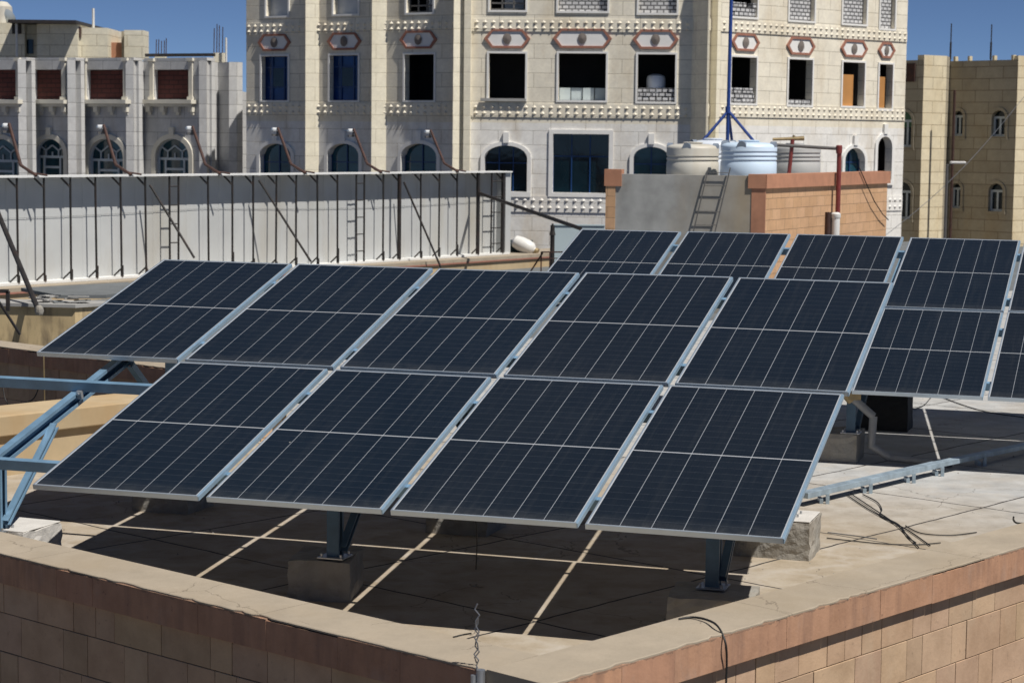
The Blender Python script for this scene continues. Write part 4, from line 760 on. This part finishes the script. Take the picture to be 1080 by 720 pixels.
for W_, tp, md_, ar in ((Lw, lw_top, lw_mid, lw_arch), (Cw, cw_top, cw_mid, cw_arch), (Rw, rw_top, rw_mid, rw_arch)):
    ops, info = tower_windows(W_, tp, md_, ar); m = wall_mesh(W_.L, zB, zT, ops, DEP); part(m, 'wall', 'tower_stone', root, W_)
    for (op, kd), nm in zip(info, ['t']*len(tp)+['m']*len(md_)+['a']*len(ar)):
        a, b, c, d_, rise = op; wdw = window(W_, root, op, kd, DEP); t = MB()
        if nm == 'a' and rise: arch_band(t, a, c, b, rise, d_-rise, .15, -.07, .0); t.b2(((a+c)/2-.11, -.11, d_+.1), ((a+c)/2+.11, -.002, d_+.5)); t.b2((a-.15, -.08, b-.2), (c+.15, -.001, b))
        elif nm == 'a': rect_frame(t, a, b, c, d_, .16, -.06, -.001)
        else: rect_frame(t, a, b, c, d_, .075, -.05, -.001)
        t.build('surround', 'tower_trim', wdw)
    # studded bands
    span0 = .15 if W_ is not Rw else .75
    for (yA, yB, yC, yD) in ((21.5, 32, 110, 121.5),):
        pass
    zu0, zu1 = W_.at(489 if W_ is not Rw else 750, 33)[1], W_.at(489 if W_ is not Rw else 750, 20)[1]
    zl0, zl1 = W_.at(489 if W_ is not Rw else 750, 123)[1], W_.at(489 if W_ is not Rw else 750, 109)[1]
    if W_ is Lw: zu0, zu1, zl0, zl1 = [Cw.at(489, y)[1] for y in (33, 20, 123, 109)]
    zb0, zb1 = Cw.at(600, 224)[1], Cw.at(600, 207)[1]
    for z0_, z1_ in ((zu0, zu1), (zl0, zl1), (zb0, zb1)):
        b = MB(); b.b2((.02, -.035, z0_), (W_.L-.02, -.002, z1_)); h_ = (z1_-z0_); n = int(W_.L/.315); bs = .095
        for k in range(n):
            x = (k+.5)*W_.L/n
            for zz in (z0_+h_*.27, z0_+h_*.73):
                b.add([(x-bs, -.036, zz), (x, -.036, zz-bs), (x+bs, -.036, zz), (x, -.036, zz+bs), (x, -.105, zz)], [(0, 1, 4), (1, 2, 4), (2, 3, 4), (3, 0, 4)])
        part(b, 'studded_band', 'tower_stone', root, W_)
    # medallions
    for (x0, y0, x1, y1) in medal[id(W_)]:
        a, b, c, d_ = W_.rect(x0, y0, x1, y1); mz = (b+d_)/2; k = (d_-b)*.42; wd = .085
        hexa = lambda g_: [(a+g_*1.6, mz), (a+k+g_*.5, d_-g_), (c-k-g_*.5, d_-g_), (c-g_*1.6, mz), (c-k-g_*.5, b+g_), (a+k+g_*.5, b+g_)]
        o_, i_ = hexa(0), hexa(wd); m = MB()
        for q in range(6): p1, p2, p3, p4 = o_[q], o_[(q+1) % 6], i_[(q+1) % 6], i_[q]; m.add([(x, y, z) for y in (-.07, .0) for x, z in (p1, p2, p3, p4)], [(3, 2, 1, 0), (0, 1, 5, 4), (2, 3, 7, 6)])
        md = part(m, 'medallion', 'medallion_red', root, W_)
        m = MB(); m.add([(x, -.03, z) for x, z in i_], [tuple(range(6))[::-1]]); m.build('medallion_field', 'tower_trim', md)
        m = MB(); rx, rz_ = min(.17, (c-a)*.12), .21; n = 14; m.add([((a+c)/2+rx*math.cos(2*math.pi*q/n), -.06, mz+rz_*math.sin(2*math.pi*q/n)) for q in range(n)]+[((a+c)/2, -.09, mz)], [(q, (q+1) % n, n) for q in range(n)]); m.build('boss', 'medallion_grey', md)
# pilasters (full height, standing proud)
def pilaster(W_, x0, x1, mat='pilaster_stone', out=.45, ang=0, nm='pilaster'):
    a, c = W_.at(x0, 80)[0], W_.at(x1, 80)[0]; m = MB(); m.prism([(a+.16, .05), (a+.19, -out), (c+.02, -.02), (c+.02, .05)] if ang == 1 else [(a, .05), (c-.06, -out), (c, -out), (c+.02, .05)] if ang == 2 else [(a, .05), (a, -out), (c, -out), (c, .05)], zB, zT+.3); return part(m, nm, mat, root, W_)
pilaster(Lw, 325, 336, ang=1, out=.45); pilaster(Lw, 394.5, 407, ang=1, out=.45); pilaster(Lw, 480, 490, ang=1, out=.45); pilaster(Cw, 490, 497, 'pilaster_stone', .28); pilaster(Cw, 728, 747, ang=2, out=.75); pilaster(Rw, 749, 752.5, 'pilaster_stone', .35)
m = MB(); e1, e2 = Lw.a, Rw.a+Rw.d*Rw.L; inn = [p-root.location for p in (Lw.a+Vector((.3, .6, 0)), Lw.a+Vector((5, 16, 0)), e2+Vector((-6, 14, 0)), e2+Vector((-.45, .2, 0)))]
# side and back walls, roof
pts = [Lw.a-root.location, Lw.a+Vector((5.0, 16, 0))-root.location, e2+Vector((-7, 12, 0))-root.location, e2-root.location]
for p, q in zip(pts[:-1], pts[1:]): m.poly([(p.x, p.y, 0), (p.x, p.y, zT+14), (q.x, q.y, zT+14), (q.x, q.y, 0)])
m.poly([(p.x, p.y, zT+14-.01) for p in (pts[0], C0-root.location, C1-root.location, pts[3], pts[2], pts[1])]); m.build('side_wall', 'tower_stone', root)
m = MB(); q = aty(691, 106, 80.35); m.lathe([(.36, 0), (.37, .1), (.37, .62), (.33, .75), (.15, .82), (.001, .83)], n=24)
o = m.build('water_tank', 'tank_white', None, loc=(q.x, 80.12, Cw.rect(672.5, 57.5, 712, 107.5)[1]+.25)); tag(o, 'small white water tank inside the open upper window of the tall building', 'water tank')
s0_, z0_, s1_, z1_ = Cw.rect(507, 104.5, 555, 107); m = MB(); m.b2((s0_, -.16, z0_), (s1_, -.052, z1_+.02)); part(m, 'ledge', 'concrete_beam', root, Cw)

# ---- left building: saw-tooth facade of window bays
root = empty('stone_house', (-18, 92, -14), None, 'lower pale stone house at the left with arched blue windows and maroon infill', 'building')
yb = lambda px, Y: Vector((aty(px, 120, Y).x, Y, 0))
ztop = aty(110, 63.5, 91)[2]
def arched(W_, root, px0, px1, yt, yb_, glass, frm, dep=.28, trim='cream_stone', wid=.2, rise=.42, kind='fancy'):
    a, b, c, d_ = W_.rect(px0, yt, px1, yb_); op = [a, b, c, d_, (c-a)*rise]
    return op
bays = [(-32, 28, [(-18, 18)], [(-18, 20)]), (28, 80, [(35.5, 66)], [(38, 68)]), (81, 141, [(92, 131)], [(94, 131)]), (152, 218, [(163, 200)], [(165, 200)])]
Y0 = 92.0; tan = math.tan(R(31))
def bay(px0, px1, recess, arch, Ya):
    # left end further away, right end nearer: faces left of the sun
    pa = yb(px0, Ya); wpx = aty(px1, 120, Ya).x-pa.x; Yb = Ya-wpx*.60; pb = yb(px1, Yb); W_ = Wing(pa, pb)
    ops = []
    for x0, x1 in recess: ops.append(W_.rect(x0, 73.5, x1, 105)+[0])
    for x0, x1 in arch: q = W_.rect(x0, 146.5, x1, 196); ops.append(q+[(q[2]-q[0])*.40])
    zt_ = W_.at((px0+px1)/2, 64)[1]
    m = wall_mesh(W_.L, -14, zt_, ops, .35); part(m, 'wall', 'left_stone', root, W_)
    m = MB(); m.b2((0, .36, -13.9), (W_.L, .6, zt_-.01)); m.b2((0, .02, zt_-.012), (W_.L, .6, zt_+.12)); part(m, 'parapet_cap', 'left_stone', root, W_)
    for (a, b, c, d_, rise) in ops:
        if not rise:
            m = MB(); m.b2((a, .22, b), (c, .34, d_-.02)); part(m, 'brick_infill', 'maroon_brick', root, W_)
            for e0, e1 in ((a-.21, a-.01), (c+.01, c+.21)): m = MB(); m.b2((e0, -.02, b), (e1, -.10, d_+.36)); m.b2((e0-.06, -.01, d_+.362), (e1+.06, -.16, d_+.5)); m.b2((e0-.05, -.01, b-.015), (e1+.05, -.15, b+.12)); part(m, 'jamb_column', 'house_trim', root, W_)
            m = MB(); m.b2((a-.40, -.01, b-.19), (c+.40, -.42, b-.02)); m.b2((a-.3, -.01, b-.32), (c+.3, -.28, b-.195)); 
            n = 4
            for k in range(n): x = a-.2+(c-a+.4)*k/(n-1); m.b2((x-.11, -.01, b-.55), (x+.11, -.24, b-.325)); m.b2((x-.08, -.01, b-.68), (x+.08, -.12, b-.553))
            part(m, 'balcony_sill', 'house_trim', root, W_)
        else:
            m = MB(); m.b2((a-.02, .2, b), (c+.02, .25, d_+.02)); g_ = part(m, 'window', 'teal_glass', root, W_); f_ = MB(); w_ = c-a; z2 = d_-rise-.15; mid = (a+c)/2
            for x in (a+.04, a+w_*.22, c-w_*.22, c-.04): f_.b2((x-.045, .13, b), (x+.045, .19, z2))
            f_.b2((a, .132, z2-.05), (c, .188, z2+.06)); f_.b2((a+w_*.22, .133, z2-.5), (c-w_*.22, .187, z2-.4)); f_.b2((a, .133, b), (c, .187, b+.08))
            f_.bar((mid, .16, z2+.05), (mid-w_*.0, .16, z2+rise*.35), .06, .05, (0, 1, 0))
            for s_ in (-1, 1):
                f_.bar((mid+s_*w_*.22, .16, z2+.05), (mid+s_*w_*.22, .16, z2+rise*.45), .06, .05, (0, 1, 0)); f_.bar((mid+s_*w_*.22, .16, z2+rise*.45), (mid, .16, z2+rise*.8), .06, .05, (0, 1, 0)); f_.bar((mid+s_*w_*.22, .16, z2+rise*.45), (mid+s_*w_*.42, .16, z2+rise*.75), .06, .05, (0, 1, 0))
            arch_band(f_, a+.07, c-.07, z2, rise-.02, d_-rise, .08, .13, .19, legs=z2); f_.build('frame', 'frame_pale', g_)
            m = MB(); arch_band(m, a, c, b, rise, d_-rise, .22, -.09, .0); m.b2((mid-.13, -.14, d_+.16), (mid+.13, -.002, d_+.5)); part(m, 'arch_surround', 'house_trim', root, W_)
    return pa, pb
ends = []
Ya = 92.5
for px0, px1, rc, ar in bays:
    ends.append(bay(px0, px1, rc, ar, Ya))
# facets turned to the sun between the bays
def facet(p, q, nm='pier', mat='left_stone', ztp=ztop):
    W_ = Wing(Vector((p.x, p.y, 0)), Vector((q.x, q.y, 0))); m = MB(); m.b2((0, 0, -14), (W_.L, .35, ztp)); part(m, nm, mat, root, W_); return W_
facet(ends[0][1], ends[1][0]); facet(ends[1][1], ends[2][0]); facet(ends[2][1], yb(152, 92.5)); facet(ends[3][1], yb(230, 92.3)); facet(yb(230, 92.3), yb(250, 91.6)); facet(yb(250, 91.6), yb(250.5, 99))
m = MB(); q0, q1 = yb(-32, 93), yb(250, 93); rl = root.location; m.prism([(q0.x-rl.x, 1.4), (q1.x-rl.x-.2, .8), (q1.x-rl.x, 9), (q0.x-rl.x, 9)], 0, ztop+14-1.2); m.build('inner_block', 'left_stone', root)
zr = aty(70, 60.5, 90)[2]; m = MB(); x0, x1 = aty(-20, 60, 90.3).x-rl.x, aty(146, 60, 90.3).x-rl.x
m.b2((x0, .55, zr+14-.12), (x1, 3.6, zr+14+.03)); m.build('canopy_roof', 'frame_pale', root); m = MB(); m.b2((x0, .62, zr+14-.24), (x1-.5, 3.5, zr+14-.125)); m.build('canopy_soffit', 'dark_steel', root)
# column stubs with rebar
def stub(px0, px1, yt, ytr, xs, label):
    Y = 94.5; a, c = aty(px0, 60, Y), aty(px1, 60, Y); zt_ = aty(px0, yt, Y).z; e = empty('column_stub', ((a.x+c.x)/2, Y, ztop-1.3), None, label, 'column', 'column stubs with bare rebar on the stone house'); b = ztop-1.3
    m = MB(); m.b2((a.x-(a.x+c.x)/2, -.25, 0), (c.x-(a.x+c.x)/2, .25, zt_-b)); m.build('column', 'cream_stone', e)
    for i, x in enumerate(xs): q = aty(x, ytr+random.uniform(-1, 4), Y+(-.15 if i % 2 else .15)); m = MB(); m.tube([(q.x-e.location.x, (-.15 if i % 2 else .15), zt_-b-.05), (q.x-e.location.x+.02, (-.15 if i % 2 else .15), q.z-b)], .022, 5); m.build('rebar', 'rust_steel', e)
stub(164, 175, 58, 40, (164.5, 167, 170, 173, 175), 'low column stub with short rebar behind the maroon infill')
stub(226, 237, 56, 26, (225.5, 228.5, 231, 234.5), 'taller column stub with long rebar at the right end of the stone house')
q = aty(238.5, 60, 94); m = MB(); m.tube([(0, 0, -.5), (0, 0, aty(238.5, 40, 94).z-q.z)], .05, 6); tag(m.build('vent_pipe', 'white_pvc', None, loc=q), 'white vent pipe beside the taller rebar column stub', 'pipe')
q0, q1 = aty(153, 58.5, 94), aty(227, 58, 94); m = MB(); m.bar((0, 0, 0), q1-q0, .12, .14); tag(m.build('scaffold_beam', 'dark_steel', None, loc=q0), 'dark beam spanning the two rebar column stubs', 'beam')
# ---- cream house behind
root = empty('cream_house', aty(70, 60, 112)-Vector((0, 0, 0)), None, 'cream stone house top rising behind the left stone house', 'building'); rl = root.location.copy()
def fr(px0, px1, yt, Y0, Y1, mat, nm, yb_=75):
    a, c = aty(px0, 50, Y0), aty(px1, 50, Y0); z = aty((px0+px1)/2, yt, Y0).z; m = MB(); m.b2((a.x-rl.x, Y0-rl.y, -25), (c.x-rl.x, Y1-rl.y, z-rl.z)); return m.build(nm, mat, root)
fr(-60, 26, 24, 112, 122, 'cream_stone', 'wall'); fr(26.05, 39, 25, 112.6, 121, 'cream_stone', 'wall'); fr(39.05, 82, 25, 111.6, 121, 'cream_stone', 'wall'); fr(82.05, 113.5, 29.5, 112.2, 121, 'cream_stone', 'wall'); fr(131, 151.5, 32, 112.4, 114, 'cream_stone', 'wall'); fr(128.2, 131, 33, 112.9, 117, 'right_stone', 'wall'); fr(113.6, 130.9, 45, 113.2, 116, 'tile_coping', 'lattice_wall')
a, c = aty(12, 24, 111.5), aty(82.5, 24, 111.3); m = MB(); m.b2((a.x-rl.x, -1.3, a.z-rl.z-.05), (c.x-rl.x, 8, a.z-rl.z+.12)); m.build('roof_sheet', 'dark_steel', root)
a, c = aty(28, 42, 112.5), aty(35, 57, 112.5); m = MB(); m.b2((a.x-rl.x, .45, c.z-rl.z), (c.x-rl.x, .7, a.z-rl.z)); m.build('window', 'dark_glass', root)
a, c = aty(13, 24.5, 111.9), aty(22, 36, 111.9); m = MB(); m.b2((a.x-rl.x, -.2, c.z-rl.z), (c.x-rl.x, .05, a.z-rl.z)); m.build('window', 'interior', root)
a, c = aty(82.5, 29, 112.1), aty(85.5, 40, 112.1); m = MB(); m.b2((a.x-rl.x, -.1, c.z-rl.z), (c.x-rl.x, .35, a.z-rl.z)); m.build('drain_slot', 'rust_steel', root)
m = MB(); q = aty(98.5, 30, 113); m.tube([(0, 0, -1), (0, 0, aty(98.5, 9, 113).z-q.z)], .075, 6); tag(m.build('vent_pipe', 'white_pvc', None, loc=q), 'white pipe standing alone on the cream house roof', 'pipe')
m = MB(); q = aty(17.5, 36, 111.5); m.tube([(0, 0, -1.2), (0, 0, aty(17.5, 22, 111.5).z-q.z)], .07, 6); tag(m.build('vent_pipe', 'white_pvc', None, loc=q), 'short white pipe against the cream house wall near the left edge', 'pipe')
q = aty(2, 25, 113); m = MB(); m.lathe([(.6, -.3), (.62, .2), (.55, .9), (.3, 1.15), (.001, 1.2)], n=20); tag(m.build('water_tank', 'tank_cream', None, loc=q), 'yellowish water tank on the cream house at the left edge', 'water tank')
q = aty(8, 20, 112.6); m = MB(); m.csm = True; m.lathe([(.02, -.14), (.3, -.08), (.5, .06), (.52, .07), (.3, -.05), (.02, -.11)], n=20); o = m.build('satellite_dish', 'frame_pale', None, loc=q); o.rotation_euler = (R(-70), 0, R(-30)); tag(o, 'pale satellite dish beside the yellowish tank', 'satellite dish')

# ---- right building
root = empty('brown_house', (23, 97, -14), None, 'brown stone apartment house at the right with narrow arched windows, partly in shade', 'building'); rl = root.location.copy()
zt_r = aty(1030, 60, 97).z
def rbay(px0, px1, wins, Ya, slope=.42):
    pa = yb(px0, Ya); wx = aty(px1, 120, Ya).x-pa.x; pb = yb(px1, Ya-wx*slope); W_ = Wing(pa, pb); ops = []; kinds = []
    for (x0, y0, x1, y1, gr) in wins: q = W_.rect(x0, y0, x1, y1); ops.append(q+[(q[2]-q[0])*.45]); kinds.append(gr)
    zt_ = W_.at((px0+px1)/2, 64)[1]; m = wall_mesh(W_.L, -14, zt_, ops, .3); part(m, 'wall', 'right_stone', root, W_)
    m = MB(); m.b2((0, .31, -13.9), (W_.L, .5, zt_-.01)); part(m, 'inner_wall', 'right_stone', root, W_)
    for (a, b, c, d_, rise), gr in zip(ops, kinds):
        m = MB(); m.b2((a-.02, .2, b), (c+.02, .25, d_+.02)); g_ = part(m, 'window', 'dark_glass', root, W_); f_ = MB(); mid = (a+c)/2
        for x in ((a+.04, mid, c-.04) if not gr else (a+.04, a+(c-a)*.33, a+(c-a)*.66, c-.04)): f_.b2((x-.05, .13, b), (x+.05, .19, d_-rise))
        f_.b2((a, .132, d_-rise-.06), (c, .188, d_-rise+.05)); f_.b2((a, .132, b), (c, .188, b+.1)); f_.build('frame', 'frame_pale', g_)
        if gr == 2: m = MB(); m.b2((a, .155, d_-rise-.3), (c, .195, d_)); m.build('fanlight', 'green_pane', g_)
        m = MB(); arch_band(m, a, c, b, rise, d_-rise, .14, -.06, .0); m.b2((a-.16, -.07, b-.14), (c+.16, -.002, b)); part(m, 'arch_surround', 'right_stone', root, W_)
    return pa, pb, W_, zt_
e1_ = rbay(925, 973, [(943.5, 117.5, 962, 155, 2), (942.5, 192, 961, 231, 1)], 98.5, .85)
e2_ = rbay(1000, 1072, [(1005.5, 117, 1016, 143.5, 0), (1046.5, 116.5, 1060.5, 144, 0), (1003.5, 193.5, 1013.5, 219.5, 0), (1043, 193.5, 1058, 223, 0)], 99, .85)
def rfacet(p, q, mat): W_ = Wing(Vector((p.x, p.y, 0)), Vector((q.x, q.y, 0))); m = MB(); m.b2((0, 0, -14), (W_.L, .4, aty(985, 58.5, 97).z)); part(m, 'pilaster', mat, root, W_)
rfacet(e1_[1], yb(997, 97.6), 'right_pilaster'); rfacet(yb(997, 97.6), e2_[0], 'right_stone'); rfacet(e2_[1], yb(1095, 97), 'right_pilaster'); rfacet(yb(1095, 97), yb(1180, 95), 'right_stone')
m = MB(); q0, q1 = yb(925, 100), yb(1180, 100); m.prism([(q0.x-rl.x, 2.8), (q1.x-rl.x, 2.8), (q1.x-rl.x, 14), (q0.x-rl.x, 14)], 0, zt_r+14-1.5); m.build('inner_block', 'right_stone', root)
for x0, x1 in ((1009, 1021), (1050, 1066), (945, 965)):
    pass
for px in (1007, 1022, 1048, 1068):
    q = e2_[2].at(px, 60); m = MB(); m.b2((q[0]-.06, -.02, e2_[3]), (q[0]+.06, .2, e2_[3]+.22)); part(m, 'merlon', 'right_pilaster', root, e2_[2])
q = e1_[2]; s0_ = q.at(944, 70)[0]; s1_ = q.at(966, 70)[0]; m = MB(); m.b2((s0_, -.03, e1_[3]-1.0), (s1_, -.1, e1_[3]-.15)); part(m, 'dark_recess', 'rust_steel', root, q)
q = aty(1003.5, 200, 96.3); m = MB(); m.tube([(0, 0, -14-q.z), (0, 0, aty(1002, 95, 96.3).z-q.z)], .07, 6); m.build('downpipe', 'rust_steel', root, loc=q-rl)
for px, yt, lb_ in ((1002.5, 25, 'thin antenna rod left of the two on the brown house roof'), (1045, 26, 'thin antenna rod right of the two on the brown house roof')):
    q = aty(px, 58, 99); m = MB(); m.tube([(0, 0, -1.5), (0, 0, aty(px, yt, 99).z-q.z)], .03, 5); m.tube([(0, 0, -.2), (0, 0, .6)], .05, 5); tag(m.build('antenna', 'dark_steel', None, loc=q), lb_, 'antenna', 'antenna rods on the brown house')
# narrow beige house sliver between
q = aty(948, 60, 112); m = MB(); a, c = aty(930, 60, 112), aty(951, 60, 112); z_ = aty(948, 32, 112).z; m.b2((a.x-q.x, 0, -22), (c.x-q.x, 6, z_-q.z)); m.b2((a.x-q.x, -.1, z_-q.z), (c.x-q.x+.1, 6.1, z_-q.z+.25)); tag(m.build('beige_house', 'cream_stone', None, loc=q), 'narrow beige house corner just right of the tall building', 'building')
# street lamp
q = aty(996, 250, 84); zt_ = aty(998.5, 173, 84).z; e = empty('street_lamp', (q.x, 84, -14), None, 'street lamp with a white lit-up head in front of the brown house', 'street lamp')
tx = aty(999, 173, 84).x-q.x; m = MB(); m.tube([(0, 0, 0), (tx*.9, 0, zt_+14-.3), (tx, 0, zt_+14)], [.09, .06, .05], 8); m.build('pole', 'grey_steel', e)
hx = aty(1016, 172, 84).x-q.x; m = MB(); m.tube([(tx, 0, zt_+14-.1), (hx-.4, 0, zt_+14+.05)], .03, 6); m.build('arm', 'grey_steel', e); m = MB(); m.box((hx-.22, 0, zt_+14+.06), (.62, .26, .10)); m.build('lamp_head', 'white_pvc', e, bevel=.03)
p0_, p1_ = aty(1085, 96, 93), aty(925, 255, 80); m = MB(); m.tube([(p1_-p0_)*k+Vector((0, 0, -.5*math.sin(k*math.pi))) for k in [i/14 for i in range(15)]], .011, 5); tag(m.build('overhead_wire', 'wire_grey', None, loc=p0_), 'overhead wire slanting across the brown house front', 'wire')
